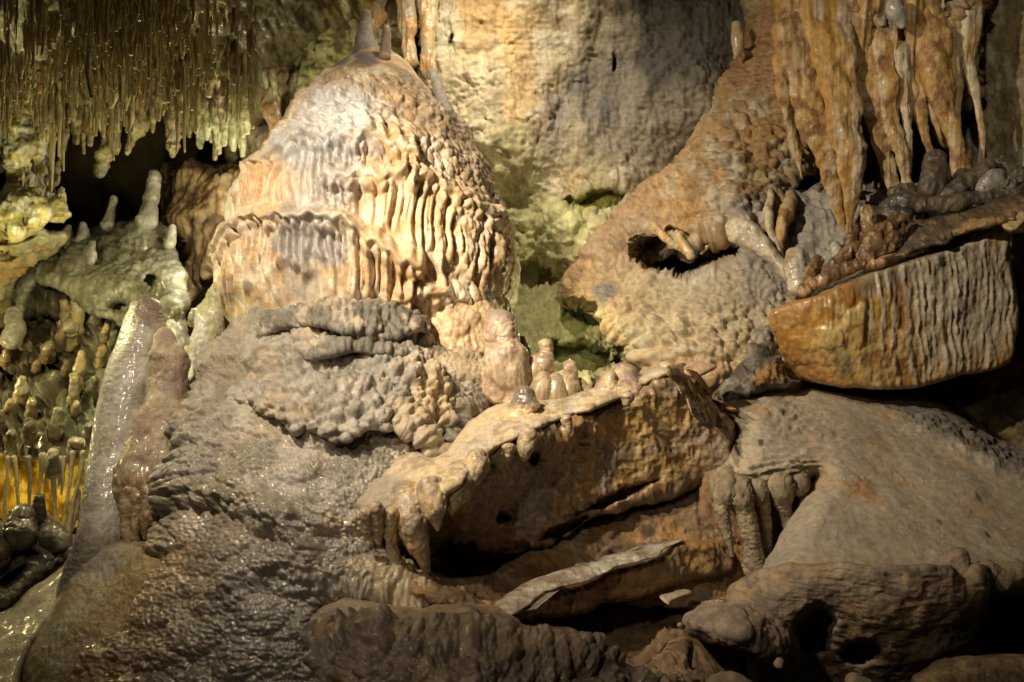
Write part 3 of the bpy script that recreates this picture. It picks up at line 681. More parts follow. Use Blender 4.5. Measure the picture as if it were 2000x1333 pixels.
stump('stalagmite', [(1218, 738, 4.16, 30), (1220, 752, 4.16, 45), (1220, 775, 4.16, 54), (1220, 800, 4.18, 56)], 'broad rust brown double dome stalagmite on the upper end of the slab',
      painter((0.37, 0.27, 0.19), [((0.48, 0.36, 0.22), -0.02, 0.07), ((0.25, 0.18, 0.14), 0, 0.05)], s=306), M_wet, extra=[[(1190, 742, 4.12, 18), (1190, 757, 4.12, 26), (1190, 785, 4.12, 30)]])
stump('stalagmite', [(1302, 720, 4.2, 15), (1300, 732, 4.2, 18)], 'tiny beige knob peeking over the slab behind the rust dome', PG, M_wet)
stump('stalagmite', [(1016, 668, 4.3, 12), (1018, 690, 4.3, 18)], 'small dark knob half hidden behind the pinkish stump', painter(BROWN, s=307), M_wet)

# ================================================================= tilted slab
lip = [(1322, 722), (1262, 750), (1220, 776), (1157, 800), (1094, 820), (1015, 855), (960, 885), (928, 912), (900, 950), (868, 972), (830, 985), (785, 996)]
G = sheet(lip + [(740, 1000), (700, 1000), (690, 960), (740, 905), (800, 885), (850, 895), (880, 870), (920, 820), (990, 782), (1060, 772), (1150, 758), (1230, 738), (1290, 716)],
          [(1320, 722, 4.0), (1230, 745, 4.12), (1100, 770, 4.15), (1157, 798, 3.86), (1015, 855, 3.64), (980, 800, 3.98), (900, 860, 3.80), (930, 910, 3.50), (868, 970, 3.38), (840, 900, 3.62), (785, 992, 3.42), (760, 930, 3.66), (700, 980, 3.60)],
          step=2.3, edge=(26, 0.10), detail=lambda px, py, q: 0.014 * fbm(q, 0.15, 4, 401) + 0.006 * knobs(q, 0.03, 402) + ss(900, 960, py) * 0.010 * knobs(q, 0.032, 404) + 0.0022 * knobs(q, 0.010, 405),
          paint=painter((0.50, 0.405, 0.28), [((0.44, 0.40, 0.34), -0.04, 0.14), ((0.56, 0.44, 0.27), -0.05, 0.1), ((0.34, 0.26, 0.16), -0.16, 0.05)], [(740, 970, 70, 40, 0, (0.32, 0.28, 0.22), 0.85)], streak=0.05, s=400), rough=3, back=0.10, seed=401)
slab = thing('tilted_slab', G[0], 'thick tilted rock slab with a pale cream top and a dark overhanging brown face', 'rock slab')
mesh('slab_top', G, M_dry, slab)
face = [(1326, 722), (1262, 748), (1220, 774), (1157, 798), (1094, 818), (1015, 852), (960, 882), (928, 908), (900, 946), (868, 970), (800, 985), (740, 1000), (760, 1080), (800, 1120), (860, 1130), (920, 1130), (985, 1080), (1060, 1070), (1110, 1050), (1160, 1012), (1260, 990), (1400, 940), (1440, 900), (1430, 820), (1395, 790), (1350, 722)]
G = sheet(face, [(1330, 730, 4.06), (1380, 800, 4.12), (1157, 805, 3.93), (1015, 870, 3.75), (900, 960, 3.55), (800, 1000, 3.62), (1300, 850, 4.10), (1150, 900, 3.98), (1000, 980, 3.88), (850, 1060, 3.85), (1350, 940, 4.12), (1150, 1010, 3.97), (1050, 1050, 3.90), (920, 1110, 3.92)],
          step=2.3, edge=(30, 0.16), detail=lambda px, py, q: 0.035 * fbm(q, 0.20, 5, 411) + 0.014 * knobs(q, 0.05, 412) * ss(1250, 1100, px) + 0.018 * fbm(q, 0.05, 4, 413, ridged=True),
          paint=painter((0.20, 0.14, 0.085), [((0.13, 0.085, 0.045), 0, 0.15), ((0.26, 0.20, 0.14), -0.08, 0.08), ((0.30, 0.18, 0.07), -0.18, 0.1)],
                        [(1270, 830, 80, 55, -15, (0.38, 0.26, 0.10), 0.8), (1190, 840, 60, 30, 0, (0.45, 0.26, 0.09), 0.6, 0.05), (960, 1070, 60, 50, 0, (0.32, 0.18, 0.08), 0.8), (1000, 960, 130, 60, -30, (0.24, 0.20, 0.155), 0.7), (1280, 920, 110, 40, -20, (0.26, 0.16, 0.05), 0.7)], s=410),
          rough=5, back=0.35, seed=411, dents=[(985, 1010, 14, 12, 0, 0.07), (1040, 890, 14, 18, 0, 0.07), (905, 1090, 70, 34, 10, 0.30), (1090, 1035, 50, 14, -25, 0.16), (1190, 975, 90, 12, -22, 0.12)])
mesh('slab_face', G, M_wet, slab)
G = sheet([(1300, 722), (1335, 712), (1352, 722), (1380, 760), (1400, 800), (1392, 838), (1362, 822), (1335, 775)], [(1320, 720, 4.02), (1350, 760, 4.02), (1385, 810, 4.0)], 2.3, (14, 0.05), D_rock(0.012, 0.1, 0.004, 5), painter((0.30, 0.22, 0.14), [((0.42, 0.30, 0.17), -0.05, 0.08)], s=415), rough=3, back=0.15, seed=415)
mesh('end_flange', G, M_dry, slab)
G = sheet([(1330, 722), (1350, 708), (1392, 710), (1398, 720), (1370, 735), (1345, 735)], [(1330, 720, 4.1), (1395, 715, 4.15), (1360, 735, 4.08)], 2.3, (8, 0.03), D_rock(0.006, 0.06, 0.003, 6), painter((0.50, 0.34, 0.24), s=416), rough=2, back=0.1, seed=416)
mesh('end_chip', G, M_dry, slab)
G = sheet([(1335, 725), (1362, 728), (1385, 760), (1392, 790), (1440, 800), (1410, 812), (1385, 806), (1362, 790)], [(1335, 725, 4.12), (1380, 760, 4.12), (1430, 802, 4.16)], 2.3, (10, 0.04), D_rock(0.008, 0.08, 0.003, 7), painter((0.50, 0.30, 0.12), s=417), rough=2, back=0.12, seed=417)
mesh('end_flange', G, M_calc, slab)
PT = painter((0.46, 0.37, 0.25), [((0.32, 0.25, 0.17), 0, 0.05), ((0.50, 0.35, 0.18), -0.16, 0.05)], s=420)
for sp in ([(735, 990, 3.40, 11), (737, 1020, 3.42, 12), (738, 1042, 3.44, 7), (740, 1060, 3.46, 3)], [(765, 1000, 3.42, 10), (763, 1030, 3.44, 11), (765, 1060, 3.46, 8), (770, 1090, 3.48, 9), (775, 1112, 3.48, 13)], [(715, 1000, 3.40, 9), (718, 1030, 3.42, 9), (722, 1050, 3.44, 5)],
           [(796, 968, 3.52, 28), (801, 1005, 3.47, 29), (811, 1050, 3.47, 23), (826, 1090, 3.50, 13), (836, 1120, 3.53, 4)],
           [(842, 958, 3.47, 24), (848, 990, 3.42, 20), (852, 1015, 3.42, 10), (855, 1036, 3.42, 2.5)],
           [(896, 935, 3.56, 28), (890, 962, 3.50, 26), (884, 985, 3.48, 14), (882, 1004, 3.48, 3)],
           [(934, 898, 3.60, 20), (924, 925, 3.55, 20), (912, 948, 3.54, 10)],
           [(1032, 850, 3.70, 14), (1026, 876, 3.66, 13), (1024, 900, 3.66, 3)], [(1106, 818, 3.78, 8), (1110, 832, 3.78, 6), (1112, 846, 3.78, 2.5)], [(995, 875, 3.6, 9), (994, 890, 3.6, 5)], [(1225, 775, 3.94, 10), (1224, 790, 3.94, 5)]):
    mesh('drip_tooth', tube(sp, 2, 1.0, D_knob(0.009, 0.026, 0.006, 0.06, 7), PT, seed=int(sp[0][0]) % 40, lump=0.12, lsc=0.07), M_wet, slab)

# orange calcite crust nodules on the slab face
for k, (x, y) in enumerate([(1165, 835), (1180, 830), (1195, 833), (1172, 843), (1240, 820), (1252, 816), (1262, 822), (1230, 828)]):
    pass

# ================================================================= slope under the slab
G = sheet([(720, 1090), (800, 1105), (870, 1130), (950, 1120), (1050, 1060), (1160, 1010), (1260, 985), (1400, 930), (1450, 930), (1450, 1230), (1300, 1290), (1150, 1260), (1030, 1240), (960, 1200), (880, 1190), (780, 1150)],
          [(740, 1110, 3.50), (900, 1160, 3.42), (950, 1130, 3.75), (1050, 1080, 3.95), (1300, 1000, 4.15), (1430, 960, 4.2), (1050, 1150, 3.75), (1300, 1120, 3.98), (1430, 1200, 3.95), (1100, 1250, 3.7), (980, 1200, 3.45)],
          step=2.6, edge=(30, 0.15), detail=D_rock(0.03, 0.18, 0.012, 430), paint=painter((0.27, 0.20, 0.12), [((0.36, 0.28, 0.18), -0.05, 0.12), ((0.30, 0.17, 0.06), -0.08, 0.12), ((0.15, 0.10, 0.055), 0, 0.2)], s=430), rough=4, back=0.4, seed=430,
          dents=[(1230, 1215, 150, 34, 4, 0.5), (1130, 1230, 90, 22, 10, 0.4)])
o = mesh('lower_slope', G, M_dry); tag(o, 'dim brown rock slope in the shadow beneath the tilted slab', 'rock slope')
# thin plate
G = sheet([(962, 1192), (975, 1172), (1000, 1152), (1060, 1126), (1140, 1102), (1220, 1082), (1300, 1064), (1336, 1054), (1300, 1072), (1284, 1090), (1240, 1100), (1200, 1112), (1150, 1134), (1090, 1150), (1060, 1162), (1015, 1196), (985, 1204)],
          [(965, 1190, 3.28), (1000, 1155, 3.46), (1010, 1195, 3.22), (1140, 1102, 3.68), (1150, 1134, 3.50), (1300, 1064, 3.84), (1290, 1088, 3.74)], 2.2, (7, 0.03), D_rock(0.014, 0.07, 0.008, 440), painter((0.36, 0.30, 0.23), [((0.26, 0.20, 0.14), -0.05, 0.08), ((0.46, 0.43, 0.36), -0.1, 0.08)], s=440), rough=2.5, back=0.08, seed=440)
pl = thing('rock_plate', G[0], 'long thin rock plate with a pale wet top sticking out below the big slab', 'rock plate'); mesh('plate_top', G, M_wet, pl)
G = sheet([(985, 1203), (1015, 1196), (1060, 1162), (1150, 1134), (1200, 1112), (1284, 1090), (1310, 1066), (1345, 1054), (1420, 1060), (1430, 1120), (1330, 1140), (1260, 1168), (1180, 1180), (1140, 1200), (1060, 1208), (1030, 1216)],
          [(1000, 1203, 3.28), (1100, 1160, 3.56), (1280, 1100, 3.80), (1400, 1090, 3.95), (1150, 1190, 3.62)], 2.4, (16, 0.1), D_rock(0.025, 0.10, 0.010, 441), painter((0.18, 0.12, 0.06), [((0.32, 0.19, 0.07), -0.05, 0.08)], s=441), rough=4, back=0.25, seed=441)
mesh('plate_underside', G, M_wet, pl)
G = sheet([(1290, 1168), (1300, 1160), (1345, 1152), (1348, 1160), (1315, 1172), (1306, 1182)], [(1300, 1165, 3.7), (1345, 1155, 3.75), (1320, 1172, 3.68)], 2, (5, 0.02), D_rock(0.004, 0.05, 0.002, 4), painter((0.40, 0.33, 0.24), s=442), rough=1.5, back=0.05, seed=442)
tag(mesh('rock_chip', G, M_wet), 'small pale chip of stone catching light in the dark hollow under the plate', 'rock chip')

# ================================================================= front ridge
RO = [(606, 1215), (625, 1188), (670, 1172), (740, 1180), (800, 1190), (870, 1184), (930, 1182), (985, 1194), (1030, 1220), (1090, 1228), (1160, 1246), (1205, 1280), (1245, 1312), (1270, 1345), (1290, 1480), (600, 1480), (625, 1330), (612, 1260)]
RL = [(612, 1238), (680, 1222), (740, 1206), (800, 1212), (880, 1206), (950, 1204), (1030, 1226), (1160, 1254), (1250, 1320)]
def ridge_detail(px, py, q):
    L = np.array(RL); s = py - np.interp(px, L[:, 0], L[:, 1])
    k = knobs(q, 0.034, 451); k3 = knobs(q, 0.07, 452); low = ss(-8, 14, s)
    hh = 0.018 * fbm(q, 0.2, 4, 450) + low * (0.020 * scales(q[:, 0], q[:, 2], 0.042, 0.034, 456, 0.2) + 0.022 * scales(q[:, 0], q[:, 2], 0.10, 0.07, 457, 0.2) + 0.007 * scales(q[:, 0], q[:, 2], 0.018, 0.015, 453, 0.2) + 0.008 * fbm(q, 0.04, 3, 454, ridged=True)) + (1 - low) * 0.003 * k
    lf = (1 - ss(740, 780, px)) * low
    return hh + lf * 0.06 * fringe(px, py, [(600, 1230), (660, 1214), (720, 1206), (790, 1214)], 34, 110, 31, 14, fade=6, wmin=0.55)
G = sheet(RO, [(620, 1200, 3.02), (700, 1180, 3.08), (740, 1206, 2.88), (950, 1184, 3.16), (950, 1206, 2.98), (1160, 1250, 3.02), (1250, 1330, 2.98), (640, 1260, 2.86), (850, 1260, 2.80), (1100, 1300, 2.82), (700, 1400, 2.72), (1000, 1400, 2.66), (1200, 1400, 2.78)],
          step=2.2, edge=(16, 0.07), detail=ridge_detail,
          paint=painter((0.26, 0.21, 0.175), [((0.34, 0.27, 0.19), -0.03, 0.07), ((0.18, 0.14, 0.115), 0, 0.12), ((0.26, 0.19, 0.13), -0.2, 0.05)],
                        [(800, 1190, 190, 22, 2, (0.40, 0.30, 0.20), 0.9, 0.06), (1000, 1192, 70, 10, 10, (0.55, 0.32, 0.13), 0.8, 0.04), (1180, 1262, 90, 14, 30, (0.42, 0.25, 0.13), 0.7, 0.04), (660, 1260, 60, 70, 0, (0.20, 0.165, 0.125), 0.7)], s=450), rough=4, back=0.6, seed=450)
rd = thing('rock_ridge', G[0], 'dark lumpy rock ridge along the bottom edge with a smooth glossy crest', 'rock ridge'); mesh('ridge_body', G, M_wet, rd)
for sp in ([(632, 1225, 2.88, 17), (628, 1250, 2.85, 18), (630, 1280, 2.84, 13), (634, 1300, 2.84, 6)], [(652, 1230, 2.86, 14), (654, 1260, 2.84, 14), (656, 1300, 2.82, 18), (655, 1345, 2.8, 22)],
           [(700, 1228, 2.86, 18), (692, 1255, 2.83, 15), (690, 1280, 2.82, 17)], [(688, 1285, 2.84, 19), (694, 1315, 2.8, 26), (702, 1350, 2.78, 34)], [(728, 1225, 2.84, 20), (735, 1250, 2.83, 17), (738, 1270, 2.83, 9)]):
    mesh('drip_lobe', tube(sp, 2, 1, D_knob(0.005, 0.04, 0.004, 0.06, 9), painter((0.22, 0.185, 0.14), [((0.30, 0.20, 0.1), -0.1, 0.06)], s=455), seed=int(sp[0][0]) % 30, lump=0.14, lsc=0.08), M_wet, rd)

# ================================================================= right mound
RM = [(1386, 798), (1420, 770), (1480, 756), (1560, 746), (1640, 756), (1720, 766), (1800, 775), (1862, 802), (1920, 842), (2000, 872), (2180, 920), (2180, 1220), (1990, 1165), (1900, 1152), (1800, 1150), (1700, 1152), (1600, 1150), (1484, 1146), (1494, 1100), (1515, 1062), (1548, 1008), (1580, 948), (1592, 932),
      (1560, 946), (1480, 955), (1440, 968), (1400, 975), (1398, 940), (1425, 885), (1440, 850), (1425, 825)]
def rm_detail(px, py, q):
    h = 0.03 * fbm(q, 0.45, 3, 501) + 0.004 * fbm(q, 0.05, 3, 502)
    ax = np.cos(np.radians(6)); rip = np.sin((py * 1.0 + 0.10 * px + 16 * fbm(q, 0.16, 3, 503)) / 2.1)
    m = blob(px, py, q, 1490, 880, 170, 110, -12, s=504, nz=0.3)
    h = h + 0.012 * m * rip * (0.6 + fbm(q, 0.03, 2, 508)) + 0.004 * m * fbm(q, (0.05, 0.05, 0.016), 2, 507, ridged=True) + 0.0014 * (1 - m) * fbm(q, (0.03, 0.03, 0.01), 3, 505)
    d = blob(px, py, q, 1900, 870, 200, 34, 27, s=506, nz=0.5)
    h = h + 0.003 * knobs(q, 0.016, 511) * np.clip(fbm(q, 0.15, 3, 512) * 2, 0, 1) - 0.003 * cracks(q, (0.3, 0.3, 0.12), 513, 0.03) + d * (0.012 + 0.022 * fbm(q, 0.04, 4, 509, ridged=True))
    return h
G = sheet(RM, [(1400, 800, 4.25), (1560, 750, 4.6), (1720, 770, 4.55), (1860, 805, 4.4), (2000, 875, 4.2), (1480, 860, 4.0), (1410, 940, 3.86), (1500, 940, 3.80), (1590, 920, 3.84), (1650, 850, 4.08), (1850, 920, 4.0), (1540, 1050, 3.55), (1500, 1108, 3.44), (1700, 1000, 3.68), (1700, 1108, 3.44), (1900, 1110, 3.44), (1700, 1150, 3.36), (1500, 1145, 3.38), (1900, 1150, 3.36), (2050, 1100, 3.5), (2100, 950, 3.95)],
          step=2.3, edge=(60, 0.26), detail=rm_detail,
          paint=painter((0.35, 0.30, 0.23), [((0.30, 0.255, 0.195), -0.02, 0.35), ((0.38, 0.27, 0.16), -0.32, 0.15)],
                        [(1900, 865, 210, 30, 27, (0.15, 0.135, 0.12), 0.9, 0.06), (1790, 800, 110, 20, 12, (0.22, 0.20, 0.17), 0.7, 0.06), (1690, 950, 30, 22, 10, (0.36, 0.18, 0.09), 0.7, 0.05), (1590, 1070, 90, 50, -20, (0.33, 0.29, 0.24), 0.7),
                         (1486, 864, 6, 7, 0, (0.05, 0.04, 0.03), 0.9, 0.03), (1930, 1040, 8, 3, 40, (0.05, 0.045, 0.05), 0.9, 0.03), (1910, 975, 5, 12, -35, (0.12, 0.1, 0.1), 0.9, 0.03), (1835, 1020, 6, 11, -35, (0.12, 0.1, 0.1), 0.8, 0.03), (1440, 790, 60, 14, -10, (0.40, 0.28, 0.17), 0.6)],
                        streak=0.04, s=500, gran=0.06), rough=3, back=0.5, seed=501)
rm = thing('silt_mound', G[0], 'broad smooth tan silt covered mound filling the right side with a rippled left lobe', 'silt mound'); mesh('mound_body', G, M_sand, rm)
PS = painter((0.29, 0.235, 0.16), [((0.20, 0.16, 0.11), -0.05, 0.05)], s=510)
for sp in ([(1420, 955, 3.84, 17), (1412, 985, 3.83, 14), (1416, 1020, 3.83, 9), (1425, 1060, 3.84, 6), (1430, 1085, 3.84, 3)], [(1445, 960, 3.83, 18), (1456, 1000, 3.83, 16), (1466, 1040, 3.83, 14), (1470, 1075, 3.84, 15), (1474, 1112, 3.84, 18)],
           [(1480, 955, 3.86, 14), (1492, 990, 3.88, 9), (1498, 1040, 3.9, 7), (1500, 1085, 3.92, 6)], [(1525, 950, 3.86, 19), (1532, 985, 3.88, 12), (1536, 1020, 3.9, 8), (1536, 1050, 3.9, 4)], [(1560, 945, 3.88, 13), (1568, 965, 3.9, 8), (1568, 985, 3.9, 3)], [(1402, 960, 3.9, 10), (1402, 985, 3.92, 7), (1404, 1020, 3.95, 3)]):
    sp = [(sp[0][0], sp[0][1] - 26, sp[0][2] + 0.16, sp[0][3] * 1.15)] + [(a, b, c_ + 0.02, d * (1.25 if i_ == 0 else 1)) for i_, (a, b, c_, d) in enumerate(sp)]
    mesh('drip_column', tube(sp, 2, 1, D_knob(0.010, 0.022, 0.006, 0.05, 9, 0.6), PS, seed=int(sp[0][0]) % 30, lump=0.10, lsc=0.05), M_sand, rm)
# dark recess wall behind the columns
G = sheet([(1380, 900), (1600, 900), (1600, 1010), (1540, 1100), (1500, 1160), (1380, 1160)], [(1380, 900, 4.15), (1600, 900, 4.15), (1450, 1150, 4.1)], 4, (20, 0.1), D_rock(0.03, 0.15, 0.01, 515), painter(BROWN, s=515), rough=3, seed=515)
tag(mesh('recess_rock', G, M_dry), 'shadowed brown rock at the back of the hollow behind the silt drip columns', 'rock')
# lower right body
G = sheet([(1415, 1190), (1425, 1150), (1470, 1116), (1560, 1100), (1700, 1100), (1850, 1104), (1960, 1102), (2200, 1100), (2200, 1480), (1500, 1480), (1480, 1330), (1440, 1240)],
          [(1430, 1160, 3.55), (1560, 1104, 3.36), (1900, 1104, 3.34), (2150, 1110, 3.5), (1500, 1200, 3.36), (1700, 1170, 3.28), (1900, 1200, 3.32), (1600, 1290, 3.50), (1800, 1320, 3.50), (1650, 1400, 3.6), (2000, 1300, 3.9), (2100, 1200, 3.9)],
          step=2.4, edge=(14, 0.06), detail=lambda px, py, q: 0.035 * fbm(q, 0.25, 4, 521) + 0.005 * fbm(q, (0.05, 0.05, 0.012), 3, 522, ridged=True) + 0.006 * fbm(q, 0.03, 3, 523) + 0.05 * np.clip(fbm(q, 0.3, 2, 524), 0, 1) * ss(1600, 1900, px),
          paint=painter((0.27, 0.22, 0.155), [((0.33, 0.27, 0.20), -0.05, 0.15), ((0.15, 0.12, 0.09), 0, 0.1), ((0.31, 0.22, 0.13), -0.15, 0.1)], [(1560, 1135, 90, 20, 0, (0.30, 0.22, 0.14), 0.7, 0.06), (1590, 1150, 40, 18, 0, (0.14, 0.12, 0.11), 0.7, 0.05)], streak=0.05, s=520), rough=4, back=0.5, seed=520,
          dents=[(1590, 1230, 40, 50, 20, 0.25), (1960, 1240, 50, 90, 10, 0.5), (1880, 1108, 22, 18, 0, 0.12), (1680, 1270, 40, 30, 0, 0.2)])
lm = mesh('undercut_boulder', G, M_dry); tag(lm, 'wide brown undercut boulder beneath the silt mound at lower right', 'boulder')
for sp, lab in (([(1868, 1095, 3.40, 24), (1880, 1112, 3.38, 18)], 'round brown knob at the left of the ledge below the silt mound'), ([(1925, 1120, 3.40, 26), (1950, 1128, 3.4, 24), (1985, 1118, 3.42, 26)], 'wide lumpy knob near the right edge on the silt mound ledge')):
    stump('rounded_stone', sp, lab, painter((0.26, 0.20, 0.14), s=530), M_dry, cat='rock knob', det=D_rock(0.01, 0.08, 0.004, 9))
G = sheet([(1332, 1218), (1345, 1198), (1395, 1182), (1440, 1172), (1490, 1186), (1535, 1215), (1562, 1250), (1545, 1285), (1500, 1300), (1455, 1285), (1400, 1262), (1350, 1242)],
          [(1340, 1210, 3.32), (1440, 1175, 3.30), (1450, 1230, 3.12), (1540, 1250, 3.22), (1480, 1295, 3.2)], 2.3, (40, 0.18), D_knob(0.012, 0.05, 0.035, 0.12, 531), painter((0.26, 0.20, 0.15), [((0.34, 0.27, 0.20), -0.05, 0.06)], s=531), rough=4, back=0.4, seed=531)
tag(mesh('boulder', G, M_dry), 'rough grey brown boulder jutting left from under the big undercut rock', 'boulder')
G = sheet([(1780, 1345), (1795, 1318), (1830, 1298), (1880, 1288), (1960, 1283), (2060, 1282), (2200, 1290), (2200, 1480), (1780, 1480)], [(1790, 1330, 2.62), (1880, 1290, 2.65), (2050, 1284, 2.68), (1850, 1400, 2.5), (2100, 1400, 2.5)], 2.3, (36, 0.16), D_knob(0.008, 0.05, 0.02, 0.12, 532), painter((0.20, 0.145, 0.08), [((0.32, 0.24, 0.13), -0.05, 0.06)], s=532), rough=3, back=0.3, seed=532)
tag(mesh('rock', G, M_wet), 'rounded wet brown rock cut off by the lower right corner', 'rock')
for k, (sp, lab) in enumerate((([(1400, 1345, 2.9, 26), (1430, 1335, 2.9, 22), (1455, 1345, 2.9, 20)], 'low pinkish beige stone at the bottom edge right of the rubble'), ([(1668, 1330, 2.8, 16), (1680, 1345, 2.8, 28)], 'pale rounded stone tip at the bottom edge below the undercut boulder'), ([(1328, 1222, 3.30, 6), (1332, 1224, 3.32, 7)], 'tiny pale pebble on the left tip of the rough boulder'), ([(1523, 1292, 3.0, 7), (1520, 1298, 3.0, 8)], 'tiny round pebble in the shadow below the rough boulder'))):
    stump('stone', sp, lab, painter((0.36, 0.28, 0.19), s=540 + k), M_dry, cat='stone', det=D_rock(0.006, 0.05, 0.002, 9))
# rubble heap
G = sheet([(1170, 1345), (1200, 1320), (1250, 1310), (1290, 1285), (1318, 1262), (1338, 1245), (1352, 1262), (1350, 1300), (1380, 1330), (1400, 1480), (1170, 1480)], [(1200, 1330, 3.0), (1300, 1290, 3.05), (1340, 1260, 3.1), (1380, 1340, 2.95), (1250, 1400, 2.9)], 2.3, (20, 0.1), D_knob(0.015, 0.03, 0.04, 0.1, 545, 1, 0.6), painter((0.38, 0.26, 0.15), [((0.22, 0.15, 0.09), 0, 0.05)], s=545), rough=4, back=0.3, seed=545)
rub_Y = tps([(1200, 1330, 3.0), (1300, 1290, 3.05), (1340, 1260, 3.1), (1380, 1340, 2.95), (1250, 1400, 2.9)])
for k in range(34):
    x = rng.uniform(1205, 1385); y = np.interp(x, [1200, 1290, 1340, 1385], [1328, 1296, 1266, 1336]) + rng.uniform(4, 60); r = rng.uniform(2.5, 8)
    if y > 1338: continue
    yy = float(rub_Y(np.array([x]), np.array([y]))[0]) - 0.03
    tag(mesh('pebble', tube([(x - r * 0.5, y, yy, r * 0.8), (x + r * 0.6, y + rng.uniform(-3, 3), yy, r)], 1.6, 0.9, D_rock(0.010, 0.03, 0.003, k), painter((0.30, 0.22, 0.14) if k % 2 else (0.22, 0.17, 0.12), s=560), seed=k, lump=0.3, lsc=0.02, nmin=8), M_dry), 'small angular brown pebble strewn over the tan clay rubble', 'pebble', 'pebbles on the rubble heap')
tag(mesh('rubble_heap', G, M_dry), 'tan crumbly heap of clay rubble at the bottom right of the ridge', 'rubble heap')
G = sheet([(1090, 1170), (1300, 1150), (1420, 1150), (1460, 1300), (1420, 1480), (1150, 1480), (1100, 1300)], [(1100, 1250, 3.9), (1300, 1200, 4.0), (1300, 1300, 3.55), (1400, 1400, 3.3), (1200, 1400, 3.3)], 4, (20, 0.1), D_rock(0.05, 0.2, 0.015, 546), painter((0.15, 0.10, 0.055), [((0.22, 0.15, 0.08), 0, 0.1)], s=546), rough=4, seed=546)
tag(mesh('pit_rock', G, M_dry), 'dark brown rock in the pit between the front ridge and the rough boulder', 'rock')

# ================================================================= right flank with popcorn and cavities
M_flank = rock_mat('damp popcorn calcite', rough=(0.45, 0.75), bump=0.5, bsc=110, spec=0.45, coat=0.04)
FL = [(1462, -150), (1455, 20), (1444, 100), (1402, 170), (1362, 250), (1326, 306), (1282, 338), (1240, 366), (1190, 420), (1142, 486), (1108, 532), (1090, 568), (1096, 596), (1140, 606), (1182, 642), (1232, 684), (1262, 726), (1330, 760), (1420, 790), (1560, 770), (1580, 600), (1640, 560), (1720, 500), (1760, 420), (1720, 330), (1700, 240), (1900, 200), (1905, 60), (1900, -150)]
def flank_detail(px, py, q):
    pc = ss(330, 470, py + 0.25 * (px - 1300)) 
    w = np.clip(0.7 + 1.0 * fbm(q, 0.3, 3, 601), 0.15, 1.2)
    grey = blob(px, py, q, 1510, 530, 75, 70, 20, s=602)
    h = 0.07 * fbm(q, 0.35, 2, 603) + 0.025 * fbm(q, 0.12, 2, 618) + 0.016 * (1 - 0.8 * pc) * fbm(q, 0.08, 4, 604, ridged=True) + grey * 0.012 * fbm(q, 0.05, 4, 619, ridged=True)
    h = h + pc * w * (1 - 0.7 * grey) * (0.042 * scales(q[:, 0], q[:, 2], 0.060, 0.054, 605, 0.3) + 0.014 * scales(q[:, 0], q[:, 2], 0.030, 0.027, 606, 0.2)) + 0.034 * (1 - pc) * scales(q[:, 0], q[:, 2], 0.075, 0.045, 607) + 0.010 * scales(q[:, 0], q[:, 2], 0.03, 0.02, 617)
    v = (1 - ss(150, 330, py)) * ss(1480, 1560, px)
    return h + v * 0.045 * fbm(q, (0.06, 0.1, 0.8), 3, 608, ridged=True)
G = sheet(FL, [(1470, 0, 5.4), (1600, 50, 5.0), (1850, 50, 5.0), (1420, 200, 5.35), (1280, 360, 5.3), (1180, 460, 5.2), (1110, 560, 5.15), (1250, 600, 4.95), (1300, 700, 4.7), (1400, 300, 5.1), (1400, 420, 4.95), (1560, 280, 5.15), (1400, 600, 4.72), (1530, 560, 4.75), (1500, 740, 4.55), (1620, 440, 5.1), (1700, 300, 5.35), (1860, 150, 5.2)],
          step=2.5, edge=(50, 0.28), detail=flank_detail,
          paint=painter((0.27, 0.185, 0.095), [((0.30, 0.185, 0.07), -0.04, 0.16), ((0.42, 0.37, 0.27), -0.10, 0.10), ((0.34, 0.22, 0.11), -0.06, 0.10)],
                        [(1500, 100, 90, 90, 0, (0.33, 0.20, 0.10), 0.85), (1200, 470, 110, 90, -50, (0.29, 0.20, 0.12), 0.85), (1130, 570, 60, 50, 0, (0.30, 0.20, 0.10), 0.85), (1400, 610, 190, 90, 15, (0.31, 0.27, 0.19), 0.9), (1510, 530, 90, 80, 20, (0.27, 0.25, 0.22), 0.9), (1480, 430, 70, 40, 0, (0.30, 0.285, 0.25), 0.8),
                         (1350, 510, 80, 50, 0, (0.50, 0.47, 0.40), 0.7), (1185, 570, 26, 26, 0, (0.13, 0.12, 0.11), 0.9, 0.05), (1350, 660, 130, 70, 10, (0.42, 0.35, 0.23), 0.7), (1330, 430, 60, 40, 0, (0.38, 0.23, 0.09), 0.6), (1610, 430, 70, 70, 0, (0.30, 0.285, 0.26), 0.9), (1620, 380, 110, 60, 0, (0.30, 0.28, 0.26), 0.8)], s=600),
          rough=5, back=0.6, seed=601,
          dents=[(1288, 500, 56, 30, 28, 0.5), (1345, 520, 50, 26, 0, 0.5), (1395, 500, 70, 34, -18, 0.5), (1445, 466, 30, 16, -20, 0.2), (1575, 366, 44, 28, 0, 0.4), (1128, 596, 34, 12, 12, 0.2), (1660, 430, 22, 60, 0, 0.35), (1330, 455, 30, 9, 20, 0.1),
                 (1690, 290, 30, 90, 0, 0.45), (1600, 330, 14, 40, 0, 0.2)])
fl = thing('flowstone_flank', G[0], 'wide sloping flank of orange rock with white popcorn nodules right of the green wall', 'flowstone flank'); mesh('flank_body', G, M_flank, fl)
PW = painter((0.58, 0.50, 0.36), [((0.55, 0.36, 0.16), -0.05, 0.05)], s=611)
